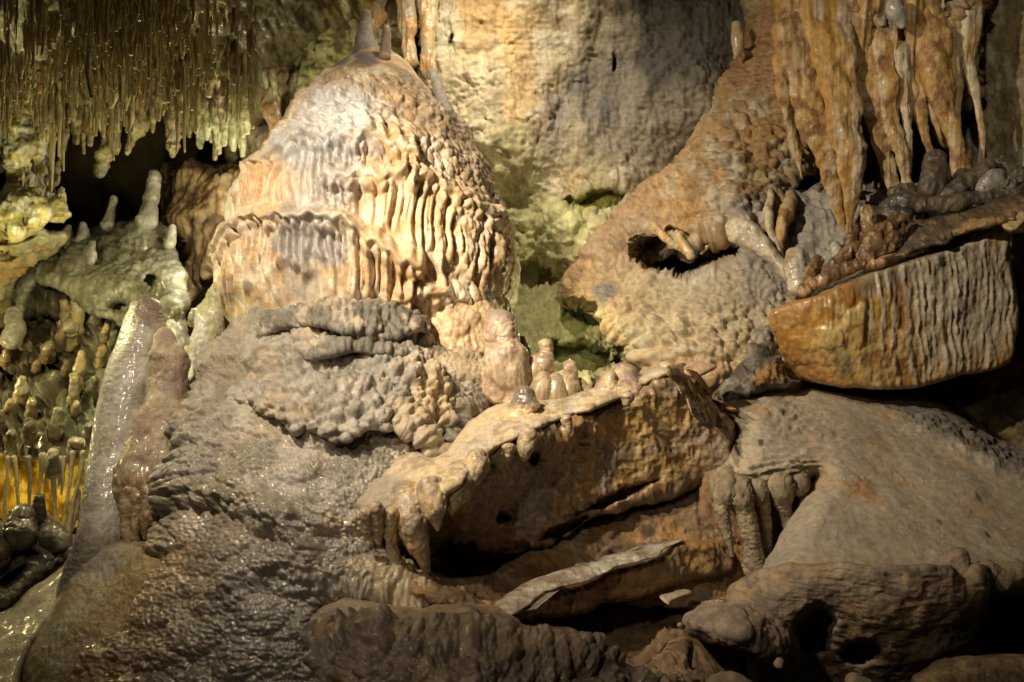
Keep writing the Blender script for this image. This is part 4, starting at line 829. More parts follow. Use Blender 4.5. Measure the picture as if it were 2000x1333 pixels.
for sp in ([(1275, 436, 5.05, 3), (1290, 456, 4.92, 5), (1305, 470, 4.90, 5), (1330, 486, 4.90, 4), (1345, 500, 4.92, 3)], [(1412, 420, 5.05, 4), (1402, 446, 4.94, 7), (1392, 466, 4.92, 5), (1380, 482, 4.92, 4), (1370, 496, 4.94, 2)], [(1322, 452, 5.0, 3), (1330, 470, 4.88, 6), (1342, 488, 4.84, 6), (1350, 500, 4.84, 7)]):
    mesh('hanging_root', tube(sp, 2, 1, D_knob(0.005, 0.025, 0.004, 0.05, 9), PW, seed=int(sp[0][0]) % 30), M_wet, fl)
G = sheet([(1420, 470), (1410, 440), (1440, 425), (1480, 440), (1510, 480), (1545, 520), (1548, 560), (1520, 540), (1480, 500)], [(1430, 450, 4.8), (1480, 470, 4.72), (1540, 540, 4.62)], 2.3, (18, 0.07), D_knob(0.008, 0.03, 0.02, 0.1, 612), painter((0.54, 0.47, 0.35), [((0.42, 0.36, 0.28), 0, 0.08)], s=612), rough=3, back=0.2, seed=612)
mesh('pale_shelf', G, M_wet, fl)

# draperies
M_drap = rock_mat('orange drapery calcite', rough=(0.42, 0.65), bump=0.4, bsc=80, spec=0.45, coat=0.06)
PD = painter((0.50, 0.32, 0.12), [((0.44, 0.265, 0.08), -0.0, (0.07, 0.08, 0.3)), ((0.54, 0.42, 0.25), -0.08, (0.05, 0.08, 0.4)), ((0.28, 0.15, 0.06), -0.16, 0.07)], streak=0.2, s=620)
PDW = painter((0.52, 0.45, 0.32), [((0.50, 0.34, 0.17), -0.08, 0.1)], s=621)
drap = [
    ('narrow orange drapery finger at the left end of the hanging row', [(1532, 60, 5.0, 16), (1541, 140, 4.95, 15), (1556, 200, 4.92, 11), (1572, 240, 4.9, 5), (1576, 255, 4.9, 2)], PD, 0.6),
    ('thin dark orange drip hanging in front of the white popcorn', [(1525, 120, 4.95, 12), (1534, 215, 4.93, 8), (1546, 270, 4.92, 8), (1558, 310, 4.92, 6), (1566, 348, 4.92, 2)], PD, 0.8),
    ('long slanting orange drapery reaching down to a sharp double tip', [(1550, 60, 4.92, 26), (1572, 180, 4.88, 24), (1592, 250, 4.85, 26), (1612, 310, 4.84, 20), (1626, 370, 4.84, 14), (1636, 410, 4.84, 11), (1650, 458, 4.84, 4)], PD, 0.45),
    ('broadest orange drapery with a pale streaked middle, longest of the row', [(1612, 30, 4.9, 34), (1630, 130, 4.84, 34), (1648, 220, 4.8, 34), (1660, 300, 4.78, 30), (1664, 350, 4.78, 20), (1662, 400, 4.78, 13), (1657, 456, 4.79, 3)], painter((0.56, 0.36, 0.15), [((0.46, 0.27, 0.08), 0, (0.05, 0.08, 0.3)), ((0.58, 0.48, 0.34), -0.16, (0.05, 0.05, 0.5))], streak=0.2, s=622), 0.4),
    ('slim orange drapery slanting right onto the grey rocks', [(1682, 60, 4.95, 26), (1700, 180, 4.9, 26), (1716, 260, 4.88, 19), (1734, 320, 4.88, 16), (1748, 380, 4.88, 13)], PD, 0.5),
    ('orange drapery with a split foot standing on the dark rocks', [(1722, 80, 4.92, 20), (1738, 220, 4.87, 17), (1756, 290, 4.85, 15), (1768, 340, 4.85, 12), (1776, 376, 4.85, 12)], PD, 0.6),
    ('short cream orange strand joining the split drapery from above', [(1752, 100, 4.92, 16), (1762, 180, 4.9, 12), (1770, 240, 4.88, 9), (1772, 300, 4.87, 9), (1774, 350, 4.86, 8)], PDW, 0.7),
    ('dark orange drapery slanting across the black gap', [(1772, 60, 4.98, 24), (1786, 150, 4.95, 16), (1798, 220, 4.93, 11), (1808, 270, 4.92, 9), (1822, 310, 4.92, 8)], PD, 0.6),
    ('stout orange drapery ending on the dark knobs at right', [(1812, 40, 4.95, 28), (1828, 150, 4.9, 24), (1846, 210, 4.87, 20), (1862, 270, 4.86, 14), (1876, 335, 4.86, 15)], PD, 0.5),
    ('pale orange drapery beside the stout one near the right end', [(1850, 40, 5.0, 24), (1862, 140, 4.95, 14), (1868, 210, 4.93, 9), (1872, 280, 4.92, 6)], painter((0.50, 0.36, 0.19), s=624), 0.6),
    ('thin cream drapery strand, last at the right against the wall', [(1880, 20, 5.0, 26), (1888, 110, 4.98, 14), (1902, 170, 4.97, 9), (1914, 230, 4.96, 7), (1918, 290, 4.96, 6), (1912, 325, 4.96, 5)], PDW, 0.6),
    ('white and orange root shaped drapery standing left of the grey boulders', [(1512, 345, 5.08, 4), (1507, 380, 4.92, 6), (1500, 420, 4.84, 6), (1508, 460, 4.8, 7), (1522, 500, 4.76, 9), (1536, 535, 4.72, 8)], PDW, 0.8),
    ('small orange forked strand joining the root shaped drapery', [(1545, 375, 5.05, 5), (1538, 405, 4.88, 11), (1528, 440, 4.82, 9), (1522, 475, 4.79, 6), (1524, 500, 4.77, 5)], PD, 0.8),
]
for lab, sp, pt, flt in drap:
    sp = [(a, b, c_, d * (1.45 if i_ == 0 else 1.22 if i_ == 1 else 1.05)) for i_, (a, b, c_, d) in enumerate(sp)]
    G = tube(sp, 2.2, flt, lambda px, py, q: 0.022 * fbm(q, 0.11, 3, 632) + 0.010 * fbm(q, 0.05, 3, 630) + 0.0045 * fbm(q, (0.03, 0.03, 0.4), 3, 631, ridged=True), pt, seed=int(sp[0][0]) % 40, lump=0.10, lsc=0.12)
    tag(mesh('drapery', G, M_drap, hang=True), lab, 'drapery', 'orange draperies hanging at upper right')
for k, (x, yb, r) in enumerate([(1562, 215, 12), (1604, 250, 11), (1640, 300, 12), (1676, 235, 12), (1712, 300, 10), (1750, 255, 11), (1800, 205, 12), (1824, 240, 10), (1856, 240, 10), (1896, 190, 9)]):
    G = tube([(x - 8, 20, 5.06, r * 1.9), (x - 4, yb * 0.5, 5.02, r * 1.5), (x, yb * 0.8, 5.0, r), (x + 4, yb, 5.0, 2)], 2.4, 0.6, lambda px, py, q: 0.018 * fbm(q, 0.10, 3, 634) + 0.006 * fbm(q, (0.03, 0.03, 0.3), 3, 635, ridged=True), painter((0.36, 0.21, 0.08), [((0.24, 0.13, 0.05), 0, 0.1)], s=636), seed=k, lump=0.12, lsc=0.1)
    tag(mesh('drapery', G, M_drap, hang=True), 'short brown orange drapery filling a gap behind the longer ones', 'drapery', 'short draperies behind the long ones')
G = sheet([(1520, -150), (1518, 60), (1524, 160), (1548, 250), (1576, 292), (1600, 262), (1616, 225), (1634, 280), (1668, 300), (1688, 215), (1702, 270), (1722, 310), (1748, 292), (1760, 205), (1776, 262), (1792, 205), (1812, 245), (1846, 290), (1862, 200), (1872, 200), (1886, 140), (1905, 150), (1918, 60), (1920, -150)],
          [(1530, 0, 4.98), (1700, 0, 4.86), (1900, 0, 5.0), (1540, 180, 4.98), (1650, 280, 4.86), (1730, 280, 4.90), (1840, 240, 4.92), (1570, 270, 4.90), (1890, 120, 5.02)], 2.5, (30, 0.12),
          lambda px, py, q: 0.02 * fbm(q, 0.2, 3, 640) + 0.035 * fbm(q, (0.08, 0.1, 0.6), 3, 641, ridged=True), painter((0.48, 0.31, 0.12), [((0.44, 0.27, 0.08), 0, (0.08, 0.1, 0.4)), ((0.56, 0.44, 0.26), -0.14, (0.06, 0.1, 0.5)), ((0.25, 0.14, 0.06), -0.15, 0.1)], [(1900, 60, 40, 120, 0, (0.60, 0.55, 0.42), 0.8), (1740, 30, 22, 40, -10, (0.5, 0.48, 0.44), 0.8, 0.05), (1780, 80, 50, 70, 0, (0.36, 0.19, 0.07), 0.7)], streak=0.25, s=640), rough=4, back=0.3, seed=640,
          dents=[(1707, 45, 5, 24, 5, 0.3), (1641, 95, 4, 24, 0, 0.15)])
tag(mesh('flowstone_curtain', G, M_drap, hang=True), 'fluted orange brown curtain of flowstone from which the long draperies hang', 'flowstone curtain')
for sp, lab, pt in (([(1742, 2, 4.8, 12), (1746, 20, 4.79, 17), (1756, 38, 4.8, 13), (1762, 50, 4.8, 7)], 'glossy grey knob on the curtain at the top edge', painter((0.42, 0.40, 0.36), s=650)), ([(1438, 50, 5.3, 9), (1440, 75, 5.28, 12), (1440, 100, 5.28, 9), (1436, 112, 5.3, 4)], 'small cream teardrop knob on the upper left edge of the orange flank', painter((0.55, 0.44, 0.28), s=651))):
    stump('dripstone_blob', sp, lab, pt, M_gloss, cat='knob', det=D_rock(0.006, 0.05, 0.002, 9))
# ================================================================= honey calcite block
BL = [(1503, 622), (1512, 604), (1545, 590), (1600, 572), (1668, 545), (1684, 540), (1760, 514), (1860, 484), (1962, 452), (1972, 480), (1984, 560), (1990, 620), (1984, 664), (1970, 712), (1880, 735), (1800, 756), (1700, 762), (1620, 752), (1558, 738), (1536, 704), (1516, 662)]
def rib_m(px, py, q):
    x = px - 0.06 * (py - 600) * np.interp(px, [1680, 1980], [2.2, 0.2]) + 2 * np.sin(py / 23.0 + px / 50.0) + 9 * fbm(q, 0.09, 4, 701)
    ph = (x + 9 * np.sin(x / 29.0) + 5 * np.sin(x / 11.0) - 1690) / 20.0
    c = np.floor(ph); z = np.zeros_like(c, dtype=np.int64); hsh = _hash(c.astype(np.int64), z, z, 5); r = (hsh & 255) / 255.0; u = ph - c
    w = 0.14 + 0.20 * r
    m = np.clip(1 - np.abs(u - 0.5 - 0.25 * (r - 0.5)) / w, 0, 1) ** 0.7
    right = ss(1900, 1950, px)
    m2 = np.clip(0.5 + fbm(q, (0.014, 0.02, 0.12), 3, 702) * 1.4, 0, 1)
    return (m * (1 - right) + m2 * right) * ss(1682, 1712, px - 0.3 * (py - 560) * 0.3), c
def block_detail(px, py, q):
    m, _ = rib_m(px, py, q)
    return 0.02 * fbm(q, 0.25, 3, 703) + 0.008 * fbm(q, 0.05, 3, 704) + 0.0055 * m * (0.4 + 1.0 * np.clip(fbm(q, 0.1, 3, 708) + 0.5, 0, 1)) + 0.006 * fbm(q, (0.015, 0.02, 0.1), 3, 709) + 0.003 * knobs(q, 0.016, 705) * ss(1700, 1800, px) + (1 - ss(1680, 1700, px)) * 0.012 * knobs(q, 0.12, 706)
def block_paint(px, py, q):
    c = painter((0.50, 0.31, 0.09), [((0.60, 0.44, 0.19), -0.02, 0.10), ((0.36, 0.18, 0.045), -0.04, 0.08)], [(1540, 600, 60, 26, -20, (0.34, 0.17, 0.06), 0.8, 0.06), (1590, 590, 90, 22, -20, (0.38, 0.21, 0.08), 0.7, 0.06), (1640, 660, 60, 40, 0, (0.60, 0.46, 0.19), 0.6), (1560, 720, 50, 40, 30, (0.28, 0.14, 0.04), 0.8), (1650, 712, 24, 26, 0, (0.20, 0.17, 0.10), 0.8, 0.04), (1900, 580, 130, 150, 0, (0.56, 0.50, 0.39), 0.85), (1740, 545, 70, 24, -20, (0.27, 0.24, 0.18), 0.8, 0.06), (1850, 510, 60, 26, -20, (0.44, 0.40, 0.31), 0.6)], streak=0.08, s=700)(px, py, q)
    m, _ = rib_m(px, py, q); m = np.clip(m * 1.3, 0, 1) * np.clip(0.75 + 0.9 * fbm(q, 0.12, 4, 707), 0.1, 1)
    return c * (1 - m[:, None]) + np.array((0.64, 0.58, 0.47)) * m[:, None]
G = sheet(BL, [(1505, 625, 4.40), (1520, 700, 4.48), (1560, 735, 4.5), (1570, 600, 4.30), (1680, 555, 4.28), (1680, 740, 4.34), (1820, 505, 4.32), (1960, 460, 4.40), (1980, 700, 4.42), (1800, 745, 4.36), (1620, 660, 4.27)], 2.3, (11, 0.05), block_detail, block_paint, rough=3.5, back=0.6, seed=700, sharp=True)
bl = thing('calcite_block', G[0], 'big fallen block of honey yellow calcite with pale vertical ribs on its face', 'rock block'); mesh('ribbed_face', G, M_calc, bl)
G = sheet([(1560, 590), (1600, 566), (1660, 520), (1700, 495), (1790, 468), (1900, 440), (1960, 425), (1968, 456), (1860, 490), (1760, 518), (1684, 545), (1600, 580)], [(1580, 585, 4.34), (1660, 525, 4.6), (1960, 430, 4.6), (1965, 455, 4.42), (1760, 518, 4.34), (1680, 545, 4.32)], 2.4, (10, 0.05), D_rock(0.012, 0.1, 0.005, 710), painter((0.27, 0.23, 0.15), [((0.38, 0.30, 0.18), -0.05, 0.06)], s=710), rough=3, back=0.15, seed=710)
mesh('block_top', G, M_calc, bl)
G = sheet([(1690, 750), (1800, 752), (1970, 712), (2010, 560), (2180, 500), (2180, 900), (1960, 860), (1870, 805), (1740, 768)], [(1700, 760, 4.9), (1980, 760, 4.75), (2100, 600, 4.7), (2100, 850, 4.6)], 3.2, (20, 0.1), D_knob(0.02, 0.06, 0.06, 0.2, 715), painter((0.20, 0.135, 0.065), [((0.28, 0.21, 0.12), -0.05, 0.07), ((0.08, 0.06, 0.03), 0, 0.1)], s=715), rough=6, back=0.4, seed=715, dents=[(1830, 770, 100, 22, -10, 0.35), (2030, 740, 30, 50, 0, 0.3)])
tag(mesh('pitted_rock', G, M_dry), 'dark pitted brown rock beyond the right end of the calcite block', 'rock')
G = sheet([(1400, 776), (1420, 740), (1452, 700), (1462, 660), (1500, 628), (1515, 640), (1520, 690), (1545, 735), (1560, 748), (1480, 770), (1430, 790)], [(1410, 770, 4.42), (1470, 680, 4.50), (1540, 740, 4.46), (1500, 650, 4.55), (1460, 760, 4.36)], 2.3, (24, 0.10), lambda px, py, q: 0.03 * fbm(q, (0.10, 0.1, 0.05), 4, 720) + 0.018 * fbm(q, 0.035, 4, 721, ridged=True), painter((0.15, 0.13, 0.11), [((0.24, 0.215, 0.18), -0.05, 0.05), ((0.07, 0.055, 0.04), -0.05, 0.08)], [(1500, 735, 40, 20, -25, (0.32, 0.17, 0.05), 0.8, 0.05)], s=720), rough=4, back=0.3, seed=720)
tag(mesh('muddy_rock', G, M_mud), 'rough dark grey muddy rock wedged under the left corner of the calcite block', 'rock')
# debris on the block
PSH = painter((0.34, 0.21, 0.10), [((0.50, 0.35, 0.19), -0.06, 0.04), ((0.18, 0.10, 0.05), 0, 0.05)], s=730)
shards = [
    ('upright brown shard leaning left at the low end of the pile', [(1598, 508, 4.45, 9), (1585, 535, 4.40, 12), (1570, 570, 4.34, 12)], 0.5),
    ('long rusty shard lying along the lower edge of the pile', [(1590, 560, 4.36, 10), (1640, 530, 4.36, 13), (1680, 518, 4.36, 10), (1720, 508, 4.38, 6)], 0.6),
    ('slanting brown shard across the middle of the pile', [(1610, 535, 4.42, 8), (1650, 500, 4.42, 11), (1700, 478, 4.42, 12), (1740, 460, 4.44, 9)], 0.6),
    ('broad pale tan shard with a broken upper end, widest of the pile', [(1690, 500, 4.36, 18), (1720, 470, 4.36, 26), (1748, 445, 4.38, 22), (1762, 432, 4.4, 12)], 0.35),
    ('tall rusty blade standing up beneath the drapery tip', [(1690, 408, 4.5, 8), (1696, 440, 4.48, 14), (1684, 475, 4.46, 14), (1660, 500, 4.44, 10)], 0.5),
    ('thin pointed blade beside the tall rusty one', [(1668, 440, 4.46, 5), (1664, 465, 4.45, 9), (1655, 490, 4.43, 10)], 0.5),
    ('small wet orange stub on the right of the lower shards', [(1694, 520, 4.36, 7), (1720, 512, 4.36, 10), (1745, 500, 4.37, 6)], 0.8),
    ('narrow brown splinter lying on top of the broad tan shard', [(1722, 450, 4.36, 5), (1745, 442, 4.36, 7), (1765, 425, 4.38, 4)], 0.6),
    ('little dark splinter close to the grey plate', [(1730, 505, 4.38, 5), (1755, 492, 4.38, 6), (1785, 482, 4.4, 4)], 0.7),
]
for k, (lab, sp, flt) in enumerate(shards):
    G = tube(sp, 2, flt, lambda px, py, q: 0.012 * fbm(q, 0.04, 4, 731, ridged=True) + 0.003 * knobs(q, 0.02, 732), PSH, seed=k, lump=0.16, lsc=0.06)
    tag(mesh('calcite_shard', G, M_wet), lab, 'calcite shard', 'broken shards piled on the calcite block')
G = sheet([(1742, 500), (1762, 470), (1752, 448), (1790, 430), (1850, 418), (1920, 398), (1990, 372), (2060, 350), (2180, 330), (2180, 400), (2010, 414), (1975, 435), (1900, 452), (1850, 476), (1800, 484), (1770, 502)], [(1750, 495, 4.33), (1800, 430, 4.5), (2000, 372, 4.5), (2000, 410, 4.3), (1850, 470, 4.28), (2100, 380, 4.3)], 2.3, (16, 0.07), D_rock(0.02, 0.12, 0.012, 740), painter((0.22, 0.15, 0.09), [((0.42, 0.28, 0.12), -0.10, 0.07), ((0.13, 0.10, 0.07), 0, 0.08)], s=740), rough=4, back=0.14, seed=740)
tag(mesh('rock_plate', G, M_wet), 'long brown rock plate resting across the top of the calcite block', 'rock plate')
G = sheet([(1955, 440), (1968, 428), (2000, 405), (2080, 395), (2080, 430), (2010, 432), (1985, 450), (1966, 452)], [(1960, 440, 4.28), (2060, 410, 4.26), (1990, 440, 4.25)], 2.3, (8, 0.04), D_rock(0.008, 0.06, 0.004, 741), painter((0.56, 0.42, 0.22), s=741), rough=2, back=0.08, seed=741)
tag(mesh('calcite_chip', G, M_wet), 'pale yellow calcite chip at the right edge under the brown plate', 'calcite chip')
PK = painter((0.085, 0.07, 0.055), [((0.16, 0.12, 0.08), -0.08, 0.05)], s=750)
knobsl = [
    ('dark blunt upright knob below the foot of the stout drapery', [(1826, 312, 4.66, 20), (1824, 335, 4.64, 25), (1820, 370, 4.62, 27)]),
    ('dark sausage shaped rock lying from the upright knob up to the right', [(1830, 390, 4.6, 18), (1870, 372, 4.58, 20), (1905, 350, 4.58, 16), (1932, 324, 4.58, 13)]),
    ('grey shiny rounded rock in front at the right of the dark heap', [(1918, 372, 4.5, 12), (1945, 352, 4.5, 22), (1968, 362, 4.5, 18)]),
    ('dark round rock behind at the far right of the heap', [(1950, 325, 4.65, 16), (1975, 345, 4.65, 24), (2010, 360, 4.65, 22)]),
    ('low dark lumpy rock at the left of the heap under the split drapery', [(1730, 405, 4.62, 14), (1765, 396, 4.6, 22), (1795, 400, 4.58, 20)]),
    ('flat dark rock along the front of the heap above the plate', [(1800, 402, 4.55, 14), (1850, 400, 4.52, 16), (1900, 388, 4.5, 13), (1960, 382, 4.48, 12), (2020, 372, 4.48, 16)]),
    ('dark grey flat rock between the shards and the low lumpy rock', [(1705, 420, 4.62, 16), (1735, 422, 4.6, 18), (1770, 420, 4.56, 14)]),
    ('dark wet rock at the bottom of the long slim drapery', [(1745, 378, 4.68, 12), (1775, 376, 4.68, 16)]),
]
for k, (lab, sp) in enumerate(knobsl):
    G = tube(sp, 2, 1, lambda px, py, q: 0.014 * fbm(q, 0.07, 4, 751) + 0.006 * fbm(q, 0.03, 3, 752, ridged=True), PK if k != 2 else painter((0.30, 0.28, 0.25), s=753), seed=k + 5, lump=0.14, lsc=0.09)
    tag(mesh('dark_rock', G, M_wet), lab, 'rock', 'dark wet rocks heaped behind the plate')
for lab, sp in (('glossy white headed knob beside the root shaped drapery', [(1553, 502, 4.55, 19), (1553, 525, 4.52, 21), (1556, 560, 4.48, 18)]), ('small grey glossy knob left of the rusty shards', [(1632, 482, 4.55, 10), (1636, 500, 4.52, 11)])):
    stump('stalagmite', sp, lab, painter((0.46, 0.44, 0.38), [((0.36, 0.24, 0.12), -0.15, 0.05)], s=755), M_gloss)
G = sheet([(1520, 380), (1560, 372), (1600, 356), (1640, 380), (1700, 372), (1790, 360), (1790, 440), (1700, 440), (1640, 520), (1560, 540), (1535, 470)], [(1540, 400, 5.0), (1640, 400, 4.95), (1780, 400, 4.85), (1600, 520, 4.75)], 2.5, (24, 0.12), lambda px, py, q: 0.05 * fbm(q, 0.15, 4, 757) + 0.02 * fbm(q, (0.06, 0.1, 0.03), 3, 758, ridged=True), painter((0.27, 0.255, 0.235), [((0.36, 0.34, 0.31), -0.05, 0.08)], s=757), rough=7, back=0.3, seed=757)
tag(mesh('grey_boulder', G, M_dry), 'fractured pale grey boulders standing behind the foot of the long draperies', 'boulder')

# ================================================================= left: columns and terraces
PC1 = painter((0.36, 0.325, 0.27), [((0.26, 0.22, 0.17), -0.02, 0.15), ((0.42, 0.39, 0.33), -0.08, 0.2)], [(288, 600, 40, 50, 0, (0.19, 0.14, 0.10), 0.9)], streak=0.15, s=801)
G = tube([(285, 604, 4.62, 31), (282, 630, 4.60, 37), (276, 670, 4.56, 44), (262, 730, 4.5, 52), (246, 810, 4.42, 56), (226, 900, 4.3, 52), (210, 980, 4.18, 46), (196, 1050, 4.12, 44), (184, 1110, 4.14, 52), (170, 1170, 4.2, 60)], 2.3, 0.9, lambda px, py, q: 0.006 * fbm(q, (0.08, 0.1, 0.25), 3, 802) + 0.003 * fbm(q, (0.03, 0.03, 0.012), 3, 803, ridged=True) + 0.0025 * knobs(q, 0.02, 804), PC1, seed=8, lump=0.03, lsc=0.25, capr=0.8)
tag(mesh('stalagmite_column', G, M_wet), 'tall wet grey brown stalagmite column glistening left of the brown one', 'stalagmite')
G1 = tube([(326, 668, 4.36, 24), (330, 695, 4.34, 35), (331, 735, 4.31, 42), (326, 790, 4.26, 48), (312, 850, 4.2, 58), (300, 920, 4.14, 58), (292, 980, 4.16, 50), (286, 1020, 4.20, 44)], 2.2, 0.9,
         lambda px, py, q: 0.03 * fbm(q, 0.12, 4, 811) + 0.006 * knobs(q, 0.05, 812) * ss(820, 900, py) + 0.03 * fbm(q, (0.035, 0.05, 0.3), 3, 813, ridged=True) * ss(860, 960, py) + 0.003 * fbm(q, 0.02, 2, 814),
         painter((0.35, 0.275, 0.18), [((0.27, 0.20, 0.125), -0.02, 0.1)], [(345, 745, 50, 34, 20, (0.19, 0.13, 0.095), 0.9, 0.06), (325, 660, 30, 22, 0, (0.25, 0.18, 0.13), 0.7), (290, 960, 60, 50, 0, (0.40, 0.24, 0.12), 0.6), (262, 1040, 40, 50, 0, (0.36, 0.22, 0.10), 0.8)], s=810), seed=11, lump=0.06, lsc=0.15, capr=1.3)
bs = thing('brown_stalagmite', G1[0], 'stout tan and brown stalagmite with a dark band and dripping fringe at its foot', 'stalagmite'); mesh('stalagmite_body', G1, M_mud, bs)
PB = painter((0.33, 0.24, 0.14), [((0.42, 0.31, 0.19), -0.08, 0.05), ((0.20, 0.13, 0.07), -0.05, 0.05)], s=815)
for sp in ([(254, 960, 4.02, 12), (250, 1000, 4.02, 13), (250, 1040, 4.02, 10), (252, 1066, 4.02, 5)], [(272, 970, 4.0, 12), (268, 1010, 4.0, 12), (264, 1050, 4.0, 9), (262, 1076, 4.0, 5)], [(292, 960, 3.98, 14), (290, 1000, 3.98, 12), (284, 1035, 3.98, 7), (282, 1052, 3.98, 3)], [(312, 940, 3.96, 16), (306, 985, 3.96, 14), (300, 1015, 3.96, 9), (298, 1030, 3.96, 3)],
           [(332, 930, 3.94, 14), (328, 965, 3.93, 12), (322, 990, 3.93, 6)], [(352, 920, 3.92, 14), (350, 945, 3.91, 13), (346, 965, 3.91, 8)], [(366, 900, 3.90, 15), (370, 925, 3.89, 14), (368, 950, 3.89, 9)]):
    mesh('drip_finger', tube(sp, 2, 1, D_knob(0.005, 0.03, 0.004, 0.06, 9), PB if sp[0][0] < 320 else painter((0.34, 0.25, 0.17), s=816), seed=int(sp[0][0]) % 30, lump=0.1, lsc=0.06), M_wet, bs)

# terraces
def ter_detail(px, py, q):
    h = 0.10 * fbm(q, 0.3, 4, 821) + 0.05 * fbm(q, (0.06, 0.1, 0.25), 4, 822, ridged=True)
    for k, (L, ln) in enumerate((([(-60, 590), (40, 585), (120, 570), (240, 560)], 90), ([(-60, 700), (60, 690), (140, 660), (240, 650)], 80), ([(-60, 800), (60, 780), (140, 770), (240, 750)], 60), ([(-60, 870), (60, 850), (140, 850), (240, 830)], 50))):
        h = h + 0.10 * fringe(px, py, L, 19, ln, 40 + k, 22, fade=5, wmin=0.35)
    return h + 0.010 * knobs(q, 0.04, 823)
G = sheet([(-120, 540), (60, 560), (110, 560), (200, 600), (250, 640), (262, 700), (240, 800), (210, 880), (190, 915), (100, 905), (20, 915), (-120, 915)], [(0, 560, 5.95), (200, 600, 5.9), (240, 700, 5.6), (0, 700, 5.75), (100, 800, 5.45), (0, 900, 5.2), (190, 900, 5.15)], 2.4, (20, 0.15), ter_detail,
          painter((0.14, 0.105, 0.06), [((0.32, 0.30, 0.20), -0.08, 0.12), ((0.06, 0.045, 0.03), 0.04, 0.14)], [(200, 800, 50, 130, 10, (0.42, 0.41, 0.30), 0.85, 0.08), (60, 640, 80, 50, 0, (0.12, 0.085, 0.055), 0.9), (120, 880, 100, 40, 0, (0.32, 0.30, 0.22), 0.6)], streak=0.3, s=820), rough=5, back=0.5, seed=820,  # near-black patches paint in the shade of gaps between the flutes
          dents=[(80, 630, 90, 40, -5, 0.25), (60, 730, 70, 20, -10, 0.25), (150, 760, 40, 40, 60, 0.2), (40, 820, 60, 14, 0, 0.2)])
tag(mesh('flowstone_terraces', G, M_wet), 'dark stepped flowstone terraces carrying the pale stubs at the left edge', 'flowstone terraces')
stubs = [(127, 578, 625, 10), (152, 575, 640, 13), (136, 628, 650, 20), (187, 556, 578, 8), (315, 545, 575, 8), (156, 680, 745, 9), (146, 720, 775, 10), (42, 728, 775, 11), (62, 770, 800, 10), (109, 790, 842, 9), (150, 855, 880, 15), (60, 822, 845, 12), (12, 675, 700, 8), (208, 628, 655, 7), (200, 668, 700, 10), (224, 640, 668, 8), (105, 878, 912, 12),
         (20, 775, 800, 8), (120, 650, 670, 9), (150, 780, 800, 8), (22, 838, 860, 8), (95, 660, 690, 11), (190, 600, 622, 12), (226, 590, 606, 7), (2, 795, 830, 8), (78, 840, 860, 7), (175, 820, 850, 10), (130, 700, 725, 6), (185, 730, 760, 8), (72, 700, 722, 7), (345, 595, 615, 7), (378, 598, 625, 7)]
ysurf = tps([(0, 560, 5.80), (200, 600, 5.75), (240, 700, 5.42), (0, 700, 5.58), (100, 800, 5.28), (0, 900, 5.05), (190, 900, 5.0), (320, 560, 5.25), (380, 600, 5.1)])
PST = painter((0.66, 0.50, 0.26), [((0.60, 0.56, 0.42), -0.04, 0.06)], s=825)
PSTD = painter((0.30, 0.21, 0.11), [((0.42, 0.36, 0.22), -0.1, 0.05)], s=826); PSTG = painter((0.42, 0.41, 0.32), [((0.26, 0.23, 0.16), -0.02, 0.05)], s=827)
words = ['topmost pale yellow stub of the terraces, left horn of the fused pair', 'thick yellow stub with a knobbly head, right horn of the fused pair', 'swollen yellow base lump under the two fused horns', 'short yellow stub in the shadow just right of the fused horns', 'honey coloured stub standing on the grey dome above the brown stalagmite', 'tallest pale yellow stub in the middle of the terraces', 'knobbly yellow lower end of the tallest stub', 'bright stub with a broken tip near the left edge halfway down', 'short bright stub beside the dark flutes near the left edge', 'upright bright stub in the lower middle of the terraces', 'broad yellow glowing knob at the right end of the lowest terrace', 'squat pale knob on the second lowest terrace', 'small dim stub at the far left under the arch', 'bright white tipped stub against the wet column', 'yellowish stub left of the white tipped one', 'grey white knob touching the wet column', 'thick pale knob hanging over the amber curtain',
         'small stub at the left edge beside the short bright one', 'rounded tan lump below the fused horns', 'whitish knob right of the upright bright stub', 'tiny pale knob at the left edge of the second lowest terrace', 'pointed tan lump on the terrace rim left of the tallest stub', 'grey lump on the ledge right of the short yellow stub', 'tiny pale stub on the grey ledge above the white tipped one', 'half cut pale stub on the photo edge at the lower terraces', 'tiny pale knob right of the squat one', 'grey yellow lump on the lower right buttress', 'thin tan stub left of the tallest stub', 'pale lump on the buttress beside the wet column', 'small dim knob above the broken tipped stub', 'white little knob on the right shoulder of the grey dome', 'orange brown little stub left of the white spire']
for k, (x, y0, y1, r) in enumerate(stubs):
    yy = float(ysurf(np.array([float(x)]), np.array([float(y1)]))[0]) - 0.05
    G = tube([(x + rng.uniform(-3, 3), y0 + r, yy - 0.05, r * 0.7), (x, (y0 + y1) / 2, yy - 0.04, r * 0.85), (x - 2, y1, yy, r), (x - 3, y1 + r, yy + 0.05, r * 1.1)], 2, 1, D_rock(0.012, 0.05, 0.004, k, 0.004), PST if any(w_ in words[k] for w_ in ('yellow', 'bright', 'honey', 'white tipped', 'glowing')) and 'grey' not in words[k] else (PSTG if any(w_ in words[k] for w_ in ('grey', 'whit', 'pale')) else PSTD), seed=k, lump=0.18, lsc=0.05, capr=rng.uniform(0.2, 0.8))
    tag(mesh('stalagmite_stub', G, M_gloss), words[k], 'stalagmite', 'pale stubs on the terraces')

